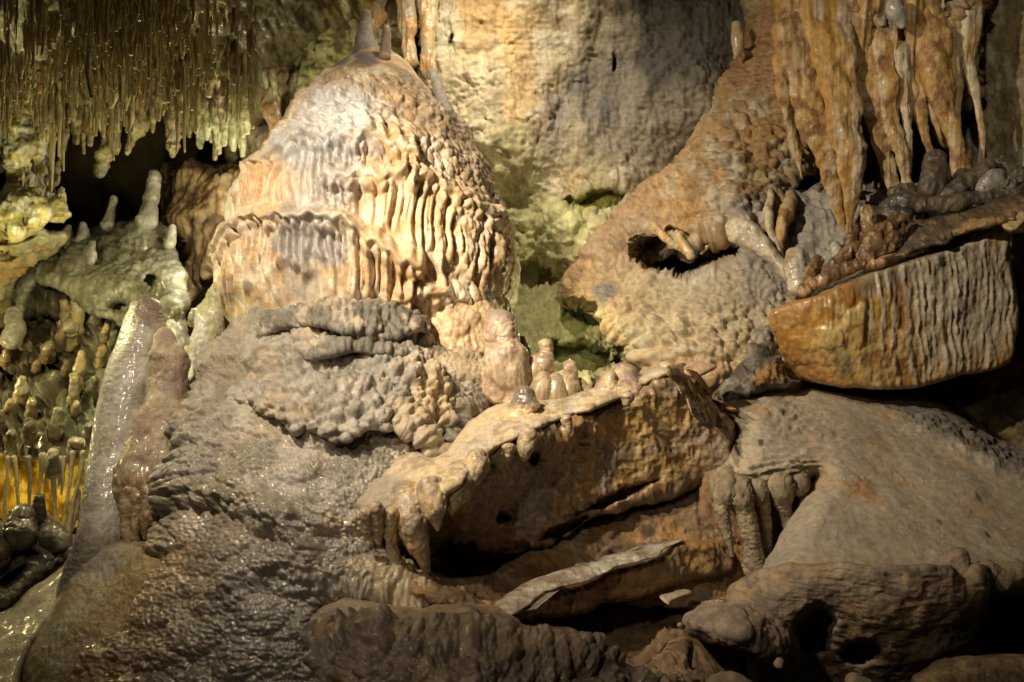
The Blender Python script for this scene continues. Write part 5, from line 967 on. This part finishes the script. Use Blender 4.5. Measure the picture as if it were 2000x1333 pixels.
# grey dome on the left
GD = [(8, 640), (14, 590), (28, 552), (60, 512), (96, 490), (120, 470), (150, 452), (200, 440), (235, 430), (290, 428), (325, 448), (348, 490), (362, 530), (358, 575), (368, 640), (378, 690), (376, 735), (358, 700), (310, 640), (250, 640), (215, 622), (160, 596), (110, 560), (70, 556), (50, 600), (42, 650), (20, 660)]
G = sheet(GD, [(20, 600, 5.7), (60, 530, 5.75), (180, 450, 5.95), (290, 432, 5.85), (340, 500, 5.6), (200, 550, 5.45), (100, 545, 5.55), (300, 560, 5.35), (300, 630, 5.2), (370, 700, 5.0), (240, 630, 5.3)], 2.4, (34, 0.22),
          lambda px, py, q: 0.07 * fbm(q, 0.25, 4, 831) + 0.016 * knobs(q, 0.05, 832) + 0.014 * fbm(q, 0.035, 4, 833, ridged=True), painter((0.23, 0.22, 0.165), [((0.16, 0.145, 0.10), 0, 0.15), ((0.32, 0.31, 0.245), -0.08, 0.1)], [(40, 580, 30, 70, 0, (0.46, 0.44, 0.38), 0.7), (150, 500, 60, 26, 0, (0.14, 0.13, 0.10), 0.7)], s=830), rough=5, back=0.5, seed=830,
          dents=[(295, 550, 16, 14, 0, 0.12), (240, 600, 26, 12, 10, 0.15), (120, 500, 30, 10, -40, 0.12)])
tag(mesh('grey_dome', G, M_wet), 'rough grey green dripstone dome in the hollow at left with small stalagmites on top', 'flowstone dome')
PGS = painter((0.34, 0.32, 0.27), [((0.44, 0.42, 0.36), -0.08, 0.05)], s=835)
for lab, sp in (('tallest grey stalagmite on top of the grey dome', [(301, 340, 5.9, 9), (299, 365, 5.9, 12), (294, 400, 5.88, 14), (288, 435, 5.8, 20)]), ('slim white grey stalagmite left of the tallest on the grey dome', [(222, 388, 5.95, 6), (219, 405, 5.94, 7), (214, 425, 5.92, 8), (210, 440, 5.9, 12)]),
                ('small pointed stalagmite at the left shoulder of the grey dome', [(133, 444, 5.9, 5), (134, 460, 5.88, 9), (140, 485, 5.85, 13)]), ('blunt little stalagmite next to the pointed one on the grey dome', [(162, 440, 5.9, 6), (162, 455, 5.88, 10), (160, 470, 5.85, 13)]),
                ('dim little stalagmite on the right shoulder of the grey dome', [(336, 445, 5.7, 6), (334, 460, 5.68, 7), (330, 478, 5.65, 9)]), ('thin yellowish nub on the face of the grey dome', [(180, 476, 5.6, 5), (180, 490, 5.55, 6), (178, 510, 5.5, 8)]), ('short yellow tipped nub right of the thin one on the face of the grey dome', [(281, 472, 5.55, 3.5), (282, 485, 5.5, 4)]),
                ('pale buttress stub under the left arch', [(28, 612, 5.5, 12), (30, 640, 5.45, 18), (22, 665, 5.45, 18)])):
    stump('stalagmite', sp, lab, PGS, M_wet, det=D_knob(0.006, 0.04, 0.01, 0.06, 3))
# white spire
PSPI = painter((0.62, 0.60, 0.50), [((0.44, 0.41, 0.38), -0.02, 0.08), ((0.42, 0.42, 0.24), -0.12, 0.08)], s=838)
stump('stalagmite_spire', [(419, 560, 4.95, 6), (414, 585, 4.94, 13), (408, 610, 4.92, 20), (408, 640, 4.9, 24), (400, 670, 4.88, 24), (388, 705, 4.86, 20), (378, 735, 4.84, 12)], 'pointed white spire lit up in the notch between the grey mound and the brown stalagmite', PSPI, M_wet, det=lambda px, py, q: 0.015 * fbm(q, (0.04, 0.05, 0.2), 3, 839, ridged=True) + 0.004 * knobs(q, 0.03, 4))
stump('stalagmite', [(366, 680, 4.95, 6), (366, 700, 4.94, 8), (368, 730, 4.9, 9)], 'thin yellow ringed stalagmite at the foot of the white spire', painter((0.50, 0.47, 0.22), s=840), M_wet)
stump('stalagmite', [(333, 632, 5.02, 8), (345, 650, 5.0, 14), (358, 672, 4.98, 16)], 'slanted grey white buttress between the brown stalagmite and the spire', PGS, M_wet)

# brown wall behind
G = sheet([(306, 330), (340, 315), (400, 318), (480, 325), (500, 345), (478, 372), (450, 420), (446, 500), (436, 560), (440, 620), (400, 560), (372, 590), (350, 540), (345, 480), (325, 440)], [(320, 340, 6.2), (480, 340, 6.0), (380, 550, 5.9), (440, 600, 5.6), (450, 440, 5.8)], 2.5, (28, 0.2), lambda px, py, q: 0.06 * fbm(q, 0.2, 4, 842) + 0.05 * fbm(q, (0.05, 0.1, 0.3), 4, 843, ridged=True), painter((0.30, 0.19, 0.10), [((0.42, 0.30, 0.16), -0.05, 0.1), ((0.16, 0.10, 0.06), 0, 0.1)], streak=0.3, s=842), rough=7, back=0.4, seed=842, dents=[(430, 560, 40, 20, 0, 0.3), (352, 500, 20, 40, 0, 0.2)])
tag(mesh('fluted_flowstone', G, M_wet), 'fluted rust brown flowstone panel left of the cream dome under the pale stalactite tips', 'flowstone panel')

# yellow formations upper left
PY = painter((0.44, 0.38, 0.14), [((0.52, 0.46, 0.24), -0.03, 0.12), ((0.28, 0.24, 0.09), -0.02, 0.1), ((0.40, 0.39, 0.36), -0.16, 0.1)], streak=0.2, s=850)
DY = lambda px, py, q: 0.05 * fbm(q, 0.10, 5, 851, 0.6) + 0.02 * fbm(q, (0.04, 0.06, 0.25), 3, 852, ridged=True) + 0.006 * knobs(q, 0.04, 853)
cols = [('yellow column like drapery joining roof and ledge at the far left', [(10, 180, 5.1, 34), (22, 230, 5.1, 26), (34, 290, 5.12, 26), (42, 340, 5.15, 18), (30, 400, 5.15, 22), (20, 440, 5.15, 30)], PY),
        ('grey streaked column right of the yellow far left one', [(50, 170, 5.2, 26), (60, 230, 5.2, 18), (66, 290, 5.22, 18), (62, 340, 5.25, 16), (58, 380, 5.25, 18), (60, 430, 5.2, 26)], painter((0.36, 0.34, 0.27), [((0.42, 0.36, 0.16), 0, 0.12)], s=855)),
        ('slim yellow column, third from the left edge', [(88, 200, 5.3, 20), (90, 250, 5.3, 14), (88, 300, 5.32, 11), (84, 350, 5.35, 8), (82, 380, 5.35, 12)], PY),
        ('chunky yellow knob pile under the slim yellow column', [(120, 372, 5.3, 8), (116, 395, 5.28, 13), (112, 420, 5.25, 16)], PY),
        ('mushroom shaped yellow lump at the foot of the left columns', [(40, 380, 5.05, 22), (62, 400, 5.0, 24), (66, 430, 5.0, 18)], PY),
        ('low yellow lump on the far left ledge', [(-10, 410, 5.0, 20), (15, 430, 4.98, 24), (30, 455, 4.98, 20)], PY),
        ('dark beaded thread hanging beside the slim yellow column', [(124, 250, 5.3, 6), (120, 300, 5.3, 4), (112, 340, 5.3, 4), (104, 372, 5.3, 5)], painter((0.20, 0.17, 0.09), s=856)),
        ('ochre hanging stalactite in front of the black hollow, knobbly', [(210, 215, 5.9, 10), (213, 255, 5.9, 9), (207, 290, 5.9, 9), (198, 320, 5.9, 7), (194, 345, 5.9, 4)], PY),
        ('yellow brown stalactite right of the knobbly one above the hollow', [(280, 180, 5.9, 16), (276, 225, 5.9, 12), (262, 260, 5.9, 9), (252, 290, 5.9, 5), (248, 302, 5.9, 2)], PY),
        ('olive stalactite above the arch of the black hollow', [(182, 160, 5.6, 9), (176, 210, 5.6, 7), (170, 250, 5.6, 3)], PY),
        ('long yellow stalactite at the right side of the black hollow', [(328, 170, 5.95, 14), (336, 240, 5.92, 11), (338, 280, 5.9, 8), (336, 305, 5.9, 4)], PY)]
for lab, sp, pt in cols:
    up_ = sp[0][1] < 300
    tag(mesh('dripstone_column' if sp[-1][3] > 11 and up_ else ('hanging_stalactite' if up_ else 'dripstone_lump'), tube(sp, 2.3, 0.8, DY, pt, seed=int(abs(sp[0][0])) % 30, lump=0.14, lsc=0.12), M_wet), lab, 'dripstone column' if sp[-1][3] > 11 and up_ else ('stalactite' if up_ else 'dripstone lump'))
G = sheet([(-150, 430), (0, 440), (60, 448), (120, 450), (135, 470), (110, 495), (60, 520), (30, 555), (15, 620), (-20, 640), (-150, 640)], [(-50, 440, 5.15), (60, 450, 5.2), (120, 470, 5.5), (20, 560, 5.5), (-80, 600, 5.3)], 2.6, (26, 0.15), DY, painter((0.38, 0.31, 0.12), [((0.44, 0.26, 0.09), -0.02, 0.12), ((0.34, 0.32, 0.20), -0.05, 0.1)], s=857), rough=6, back=0.4, seed=857, dents=[(20, 470, 40, 8, -10, 0.2), (-20, 500, 50, 12, 0, 0.2)])
tag(mesh('yellow_ledge', G, M_wet), 'yellow orange rock ledge at the left edge below the columns', 'rock ledge')

# amber curtain
def amb(px, py, q): return 0.02 * fbm(q, 0.12, 3, 861) + 0.02 * fbm(q, (0.05, 0.08, 0.4), 3, 862, ridged=True)
G = sheet([(-40, 895), (100, 898), (182, 890), (180, 960), (176, 1015), (150, 1030), (134, 1044), (110, 1026), (90, 1012), (40, 1020), (-40, 1030)], [(-20, 900, 5.12), (170, 900, 5.05), (130, 1040, 5.02), (0, 1020, 5.1)], 2.4, (6, 0.02), amb, painter((0.50, 0.40, 0.09), [((0.20, 0.13, 0.02), 0.04, (0.05, 0.05, 0.3)), ((0.80, 0.68, 0.26), -0.15, 0.08)], streak=0.35, s=860), rough=3, back=0.015, seed=860)
tag(mesh('amber_curtain', G, M_amber, hang=True), 'glowing translucent amber calcite curtain behind the thin straws at lower left', 'calcite curtain')
PSW = painter((0.74, 0.66, 0.46), s=865)
for k, sp in enumerate(([(16, 895, 4.98, 5), (14, 930, 4.98, 4), (10, 980, 4.98, 3.5), (10, 1028, 4.98, 4)], [(28, 895, 4.98, 6), (32, 930, 4.98, 4), (36, 990, 4.98, 3)], [(56, 895, 4.98, 6), (58, 930, 4.98, 4.5), (57, 992, 4.98, 3)], [(84, 890, 4.98, 7), (80, 935, 4.98, 3), (76, 965, 4.98, 2.5)], [(93, 890, 4.98, 5), (90, 920, 4.98, 3), (90, 960, 4.98, 2)],
                        [(104, 885, 4.96, 10), (104, 930, 4.96, 6), (107, 980, 4.96, 4), (110, 1026, 4.96, 5)], [(118, 895, 4.97, 5), (116, 935, 4.97, 3.5), (114, 950, 4.97, 2)], [(126, 895, 4.97, 5), (122, 940, 4.97, 3.5), (120, 966, 4.97, 2)], [(143, 885, 4.96, 6), (138, 930, 4.96, 4), (130, 985, 4.96, 3.5), (124, 1030, 4.96, 4)], [(162, 885, 4.95, 6), (156, 930, 4.95, 4), (144, 980, 4.95, 3.5), (134, 1040, 4.95, 5)],
                        [(170, 900, 4.95, 4), (171, 950, 4.95, 3.5), (172, 990, 4.95, 2)], [(153, 960, 4.97, 5), (148, 1000, 4.97, 6), (138, 1036, 4.97, 5)])):
    tag(mesh('soda_straw', tube(sp, 3, 1, lambda px, py, q: 0.003 * fbm(q, 0.03, 2, 5), PSW if k != 2 else PGS, seed=k, lump=0.12, lsc=0.06, nmin=8), M_wet, hang=True),
        ['white straw at the left edge reaching right down to the rocks', 'second white straw from the left edge in front of the dark amber curtain', 'grey straw in front of the dark amber curtain, third from the left edge', 'short wavy straw left of the dark cup stalagmite', 'very short straw just right of the wavy one', 'thickest cream straw hanging from the pale knob down to the rocks', 'short stubby straw right of the thickest one', 'small straw in the middle of the glowing curtain', 'long slanting straw over the brightest part of the curtain', 'long slanting straw at the right ending on the lowest tip of the curtain', 'short bright straw next to the wet column', 'flat bright strip low on the right of the glowing curtain'][k], 'stalactite', 'straws in front of the amber curtain')
# lower left rocks
PLR = painter((0.20, 0.165, 0.125), [((0.30, 0.25, 0.19), -0.06, 0.08), ((0.11, 0.09, 0.07), -0.02, 0.1)], s=870)
G = sheet([(-150, 1020), (0, 1030), (30, 1000), (60, 990), (100, 1008), (130, 1040), (175, 1050), (170, 1080), (120, 1110), (60, 1150), (20, 1185), (-60, 1230), (-150, 1260)], [(0, 1040, 4.75), (60, 1000, 4.72), (150, 1050, 4.6), (40, 1150, 4.45), (-80, 1200, 4.35)], 2.4, (30, 0.15), D_knob(0.018, 0.07, 0.07, 0.16, 871), PLR, rough=5, back=0.5, seed=871, dents=[(20, 1130, 40, 12, -30, 0.15), (60, 1080, 20, 14, 0, 0.1)])
tag(mesh('muddy_boulders', G, M_mud), 'lumpy brown grey muddy rocks at the left below the amber curtain', 'boulder')
for lab, sp, pt in (('dark glossy cup shaped stalagmite in front of the amber curtain', [(77, 978, 4.66, 13), (76, 992, 4.66, 14), (75, 1015, 4.66, 13)], painter((0.07, 0.06, 0.05), s=872)), ('smooth brown hummock left of the dark cup stalagmite', [(45, 1010, 4.62, 26), (40, 1040, 4.6, 36)], PLR), ('rounded brown hummock at the left edge under the straws', [(0, 1055, 4.58, 34), (-20, 1080, 4.55, 40)], PLR), ('brown lump at the right below the glowing curtain', [(100, 1045, 4.6, 22), (120, 1058, 4.58, 20)], PLR)):
    stump('stalagmite' if 'cup' in lab else 'mud_hummock', sp, lab, pt, M_gloss if 'cup' in lab else M_mud, cat='stalagmite' if 'cup' in lab else 'hummock')
G = sheet([(-150, 1230), (0, 1195), (60, 1150), (120, 1105), (170, 1070), (200, 1060), (180, 1120), (130, 1180), (70, 1260), (40, 1330), (30, 1480), (-150, 1480)], [(180, 1070, 4.35), (60, 1160, 4.2), (0, 1200, 4.15), (60, 1250, 3.9), (0, 1400, 3.5), (-100, 1400, 3.5)], 2.6, (26, 0.12), lambda px, py, q: 0.02 * fbm(q, 0.25, 3, 875) + 0.003 * fbm(q, 0.03, 3, 876), painter((0.38, 0.33, 0.24), [((0.30, 0.26, 0.19), 0, 0.2)], streak=0.1, s=875), rough=3, back=0.4, seed=875)
tag(mesh('pale_runnel', G, M_wet), 'smooth pale flowstone chute running down to the lower left corner', 'flowstone')
G = sheet([(150, 1060), (175, 1040), (240, 1056), (300, 1060), (350, 1080), (480, 1150), (480, 1480), (10, 1480), (20, 1350), (50, 1270), (100, 1190), (135, 1110)], [(170, 1060, 4.12), (250, 1070, 3.95), (320, 1100, 3.75), (110, 1200, 3.92), (250, 1200, 3.72), (50, 1300, 3.80), (200, 1350, 3.56), (40, 1450, 3.66), (450, 1300, 3.6)], 2.6, (34, 0.18), lambda px, py, q: 0.025 * fbm(q, 0.3, 3, 878) + 0.004 * knobs(q, 0.03, 879) + 0.003 * fbm(q, 0.02, 2, 880), painter((0.30, 0.22, 0.105), [((0.32, 0.28, 0.20), -0.08, 0.2), ((0.22, 0.14, 0.06), -0.05, 0.15)], [(190, 1100, 60, 50, 0, (0.36, 0.33, 0.28), 0.8)], streak=0.08, s=878), rough=3, back=0.4, seed=878)
tag(mesh('ochre_ramp', G, M_mud), 'smooth ochre flowstone apron spreading from the foot of the two columns to the bottom edge', 'flowstone')

# ================================================================= stalactites on the ceiling
PCS = [painter(c, s=900 + k, alt=[((c[0] * 0.6, c[1] * 0.55, c[2] * 0.5), -0.05, 0.05)]) for k, c in enumerate([(0.30, 0.25, 0.12), (0.42, 0.36, 0.18), (0.20, 0.15, 0.07), (0.30, 0.20, 0.085), (0.44, 0.42, 0.26)])]
CG = 'thin stalactites of the dense hanging fringe'
protos = []
for k in range(12):
    r = [3.4, 4.2, 3.0, 5.0, 3.6, 4.6, 6.0, 3.8, 2.8, 4.4, 5.4, 3.3][k]
    sp = [(1000, 660, 5.2, r * 1.5), (1000 + rng.uniform(-2, 2), 690, 5.2, r), (1000 + rng.uniform(-3, 3), 720, 5.2, r * 0.8), (1000 + rng.uniform(-3, 3), 745, 5.2, r * 0.5)]
    protos.append(tube(sp, 6, 1, lambda px, py, q: 0.003 * fbm(q, 0.02, 2, 5), PCS[k % 5], seed=k, lump=0.14, lsc=0.05, nmin=7))
meshes = []
for k, G in enumerate(protos):
    o = mesh('stalactite', G, M_wet, hang=True); meshes.append(o.data); bpy.data.objects.remove(o)
pts = []
tries = 0
bigs_extra = 1
while len(pts) < 1500 and tries < 40000:
    tries += 1
    x = rng.uniform(-10, 500); y = rng.uniform(-25, 225)
    top = np.interp(x, [0, 60, 120, 200, 300, 400, 500], [245, 235, 195, 180, 170, 190, 200])
    if y > top + 34 * math.sin(x / 17.0) * math.sin(x / 41.0 + 1) + rng.uniform(-30, 12): continue
    if math.sin(x / 9.0 + y / 31.0) + math.sin(x / 23.0 - y / 19.0) + rng.uniform(-1, 1) < -0.55: continue
    if x < 120 and y < 80 and rng.rand() < 0.75: continue
    if x > 400 and rng.rand() < 0.5: continue
    pts.append((x, y, top))
pts = sorted(pts, key=lambda p: -p[1])
near = pts[:285]; rest = pts[285:]
def place(x, y, top, k):
    ln = rng.uniform(26, 58) * (1 + 0.5 * (rng.rand() < 0.2)); 
    Yv = float(ceil_Y(np.array([x]), np.array([y]))[0]) - 0.02 + 0.06 * rng.randn() * 0.4
    p = W(x, y, Yv)
    s = Yv / 5.2; th = rng.choice([0.36, 0.5, 0.7, 1.0, 1.7], p=[0.25, 0.3, 0.25, 0.14, 0.06]); ln *= (0.55 + 0.75 * abs(math.sin(x / 37.0 + y / 90.0))) * (1.5 if th > 0.9 else 1.0)
    return p, (s * th, s * th, s * ln / 85.0)
for k, (x, y, top) in enumerate(near):
    p, sc = place(x, y, top, k)
    o = bpy.data.objects.new('stalactite', meshes[k % 12]); o.location = p; o.scale = sc; o.rotation_euler = (rng.uniform(-.03, .03), rng.uniform(-.04, .04), rng.uniform(0, 6.28)); COL.objects.link(o)
    tag(o, 'thin olive yellow stalactite in the dense fringe hanging from the left roof', 'stalactite', CG)
Gs = []
for k, (x, y, top) in enumerate(rest):
    p, sc = place(x, y, top, k)
    V, F, C = protos[k % 12]
    b = np.array([V[:, 0].mean(), V[:, 1].mean(), V[:, 2].max()])
    Gs.append(((V - b) * np.array(sc) + p, F, C))
o = mesh('stalactite_mass', join(Gs), M_wet, hang=True); tag(o, 'countless thin stalactites covering the upper part of the left roof', 'stalactites', kind='stuff')

# larger hanging pieces, individually
big = []
def bigs(n, x0, x1, y0, y1, l0, l1, r0, r1, pal, Yoff=-0.1):
    for i in range(n):
        x = x0 + (i + 0.5 + rng.uniform(-.4, .4)) * (x1 - x0) / n; y = rng.uniform(y0, y1); l = rng.uniform(l0, l1); r = rng.uniform(r0, r1)
        Yv = float(ceil_Y(np.array([x]), np.array([y + l * 0.4]))[0]) + Yoff
        w = rng.uniform(-5, 5)
        big.append(([(x, y, Yv, r * 1.3), (x + w, y + l * .35, Yv, r * 1.1), (x + w * 1.5, y + l * .7, Yv, r * 0.95), (x + w * 1.7, y + l, Yv, r * 0.5)], pal))
bigs(7, 395, 475, 175, 200, 75, 110, 8, 11, 4, -0.15)
bigs(6, 400, 490, 190, 215, 60, 90, 7, 10, 4, -0.28)
bigs(8, 300, 480, 90, 130, 90, 150, 7, 11, 1, -0.05)
bigs(7, 320, 500, 0, 40, 100, 200, 6, 10, 2, -0.10)
bigs(5, 320, 400, 150, 190, 60, 110, 6, 9, 0, -0.15)
bigs(5, 40, 150, 200, 235, 60, 110, 6, 10, 0, -0.05)
bigs(9, 130, 360, 165, 215, 50, 110, 4, 6.5, 1, -0.02)
bigs(8, 100, 330, 120, 180, 60, 120, 4, 6, 3, -0.06)
lab_big = 'thick knobbly stalactite among the larger ones at the right end of the left roof'
for k, (sp, pal) in enumerate(big):
    pale = pal == 4
    tag(mesh('stalactite', tube(sp, 3, 0.8, lambda px, py, q: 0.012 * fbm(q, 0.05, 3, 911) + 0.008 * fbm(q, (0.02, 0.03, 0.15), 3, 912, ridged=True), painter((0.50, 0.50, 0.30), s=913) if pale else PCS[pal], seed=k, lump=0.18, lsc=0.08, nmin=9), M_wet, hang=True),
        'pale yellow green stalactite tip in the bright cluster left of the dome' if pale else lab_big, 'stalactite', 'pale stalactite tips left of the dome' if pale else 'thick stalactites of the left roof')
# wall draperies between roof and dome
PWD = painter((0.30, 0.24, 0.13), [((0.40, 0.38, 0.20), -0.05, 0.1), ((0.20, 0.13, 0.07), 0, 0.1)], streak=0.25, s=920)
wd = [([(532, -20, 5.7, 12), (534, 60, 5.75, 8), (530, 120, 5.8, 9), (538, 180, 5.85, 7), (546, 225, 5.9, 3)], 'long thin wavy drapery strand hanging left above the dome'),
      ([(450, 10, 5.5, 12), (455, 80, 5.6, 9), (462, 140, 5.7, 8), (478, 185, 5.8, 5)], 'thin bright edged strand curving right at the end of the roof'),
      ([(560, -30, 5.75, 20), (566, 20, 5.8, 14), (576, 60, 5.85, 10), (590, 85, 5.9, 4)], 'dark pointed drapery with an orange tip above the dome shoulder'),
      ([(610, -40, 5.8, 18), (618, 10, 5.8, 12), (622, 45, 5.8, 5)], 'dark short drapery at the top edge left of the summit'),
      ([(650, -40, 5.8, 14), (655, 10, 5.8, 10), (660, 48, 5.8, 4)], 'slender dark drapery at the top edge close to the summit'),
      ([(500, -30, 5.6, 16), (505, 60, 5.7, 13), (512, 120, 5.75, 8), (520, 170, 5.8, 4)], 'brown drapery strand between the roof end and the wavy strand'),
      ([(430, -20, 5.3, 12), (432, 60, 5.4, 10), (428, 130, 5.5, 9), (430, 190, 5.6, 7), (434, 230, 5.65, 5)], 'knotted brown strand at the right end of the stalactite fringe'),
      ([(735, -40, 5.75, 24), (735, 10, 5.75, 20), (730, 40, 5.72, 16), (716, 66, 5.7, 9)], 'grey cream drapery coming down onto the summit stalagmite'),
      ([(790, -40, 5.65, 20), (793, 30, 5.62, 15), (796, 80, 5.6, 14), (802, 120, 5.58, 12)], 'cream brown pillar behind the summit at its right'),
      ([(840, -40, 5.6, 22), (838, 40, 5.58, 14), (835, 90, 5.56, 12), (838, 140, 5.55, 16)], 'cream fold on the right of the dark slot above the summit'),
      ([(545, 130, 6.0, 16), (530, 200, 6.0, 20), (540, 260, 6.0, 16), (520, 290, 6.0, 12)], 'pale grey fold of rock in the recess left of the dome'),
      ([(690, 40, 5.8, 8), (694, 62, 5.8, 6), (700, 85, 5.8, 4)], 'tiny hanging tooth beside the summit stalagmite')]
for k, (sp, lab) in enumerate(wd):
    tag(mesh('drapery_strand', tube(sp, 2.4, 0.7, lambda px, py, q: 0.02 * fbm(q, 0.08, 3, 921) + 0.012 * fbm(q, (0.03, 0.04, 0.2), 3, 922, ridged=True), PWD if k < 7 else painter((0.44, 0.36, 0.24), [((0.50, 0.30, 0.14), -0.08, 0.08)], s=923), seed=k, lump=0.14, lsc=0.1), M_wet, hang=True), lab, 'drapery', 'drapery strands above and left of the dome')

# ================================================================= lamps, added fill lights, world, camera
w = bpy.data.worlds.new('World'); bpy.context.scene.world = w; w.use_nodes = True
w.node_tree.nodes['Background'].inputs[0].default_value = (1.0, 0.80, 0.55, 1); w.node_tree.nodes['Background'].inputs[1].default_value = 0.003

def spot(name, loc, tgt, power, col, size, blend=0.5, rad=0.04):
    from mathutils import Vector
    l = bpy.data.lights.new(name, 'SPOT'); l.energy = power; l.color = col; l.spot_size = math.radians(size); l.spot_blend = blend; l.shadow_soft_size = rad
    o = bpy.data.objects.new(name, l); o.location = loc; o.rotation_euler = (Vector(tgt) - Vector(loc)).to_track_quat('-Z', 'Y').to_euler(); COL.objects.link(o)
def point(name, loc, power, col, rad=0.04):
    l = bpy.data.lights.new(name, 'POINT'); l.energy = power; l.color = col; l.shadow_soft_size = rad
    o = bpy.data.objects.new(name, l); o.location = loc; COL.objects.link(o)
WARM = (1.0, 0.84, 0.62); GRN = (0.95, 0.92, 0.50)
def Wt(x, y, Y): return tuple(W(float(x), float(y), float(Y)))
spot('key_spotlight', (-1.65, 2.2, 3.75), Wt(720, 600, 4.2), 640, WARM, 64, 1.0, 0.03)
spot('soft_spotlight', (-2.2, 1.5, 3.5), Wt(1680, 600, 4.6), 740, (1.0, 0.83, 0.59), 58, 1.0, 0.05)
spot('ridge_fill', (-1.2, 0.6, 2.6), Wt(1000, 1250, 3.0), 85, (1.0, 0.82, 0.60), 70, 1.0, 0.08)  # added fill that brightens the front ridge, no lamp of the cave
spot('wall_spotlight', Wt(930, -330, 4.7), Wt(1000, 360, 5.8), 150, (1.0, 0.86, 0.62), 95, 1.0, 0.05)
point('notch_lamp', Wt(415, 770, 5.0), 26, (1.0, 0.92, 0.58), 0.04)
point('terrace_lamp', Wt(-190, 760, 5.1), 13, (1.0, 0.80, 0.36), 0.04)
point('roof_lamp', Wt(60, 520, 4.6), 22, (0.98, 0.88, 0.42), 0.04)
point('recess_fill', Wt(425, 470, 5.3), 12, (1.0, 0.92, 0.62), 0.04)  # extra light put in to lift the wall left of the dome
point('back_fill', Wt(520, 340, 5.65), 7, (1.0, 0.90, 0.60), 0.04)  # added out of sight behind the dome to lighten the dark wall
spot('corner_fill', (0.9, 2.2, 3.6), Wt(1960, 160, 5.2), 90, (1.0, 0.86, 0.62), 34, 1.0, 0.05)  # added light that keeps the upper right wall from going black
point('curtain_lamp', Wt(128, 965, 5.35), 14, (1.0, 0.80, 0.36), 0.03)
point('green_wall_fill', Wt(1110, 620, 4.9), 2.5, (0.90, 0.95, 0.50), 0.03)  # made-up greenish light that brightens the green wall

cam = bpy.data.cameras.new('camera'); cam.lens = FOC; cam.sensor_width = SEN; cam.clip_start = 0.05; cam.clip_end = 100
co = bpy.data.objects.new('camera', cam); co.location = (0, 0, CAMZ); co.rotation_euler = (math.pi / 2, 0, 0); COL.objects.link(co)
bpy.context.scene.camera = co
sc = bpy.context.scene
sc.view_settings.view_transform = 'Standard'; sc.view_settings.look = 'None'; sc.view_settings.exposure = 0; sc.view_settings.gamma = 1
sc.cycles.max_bounces = 5; sc.cycles.diffuse_bounces = 3; sc.cycles.sample_clamp_indirect = 3.0
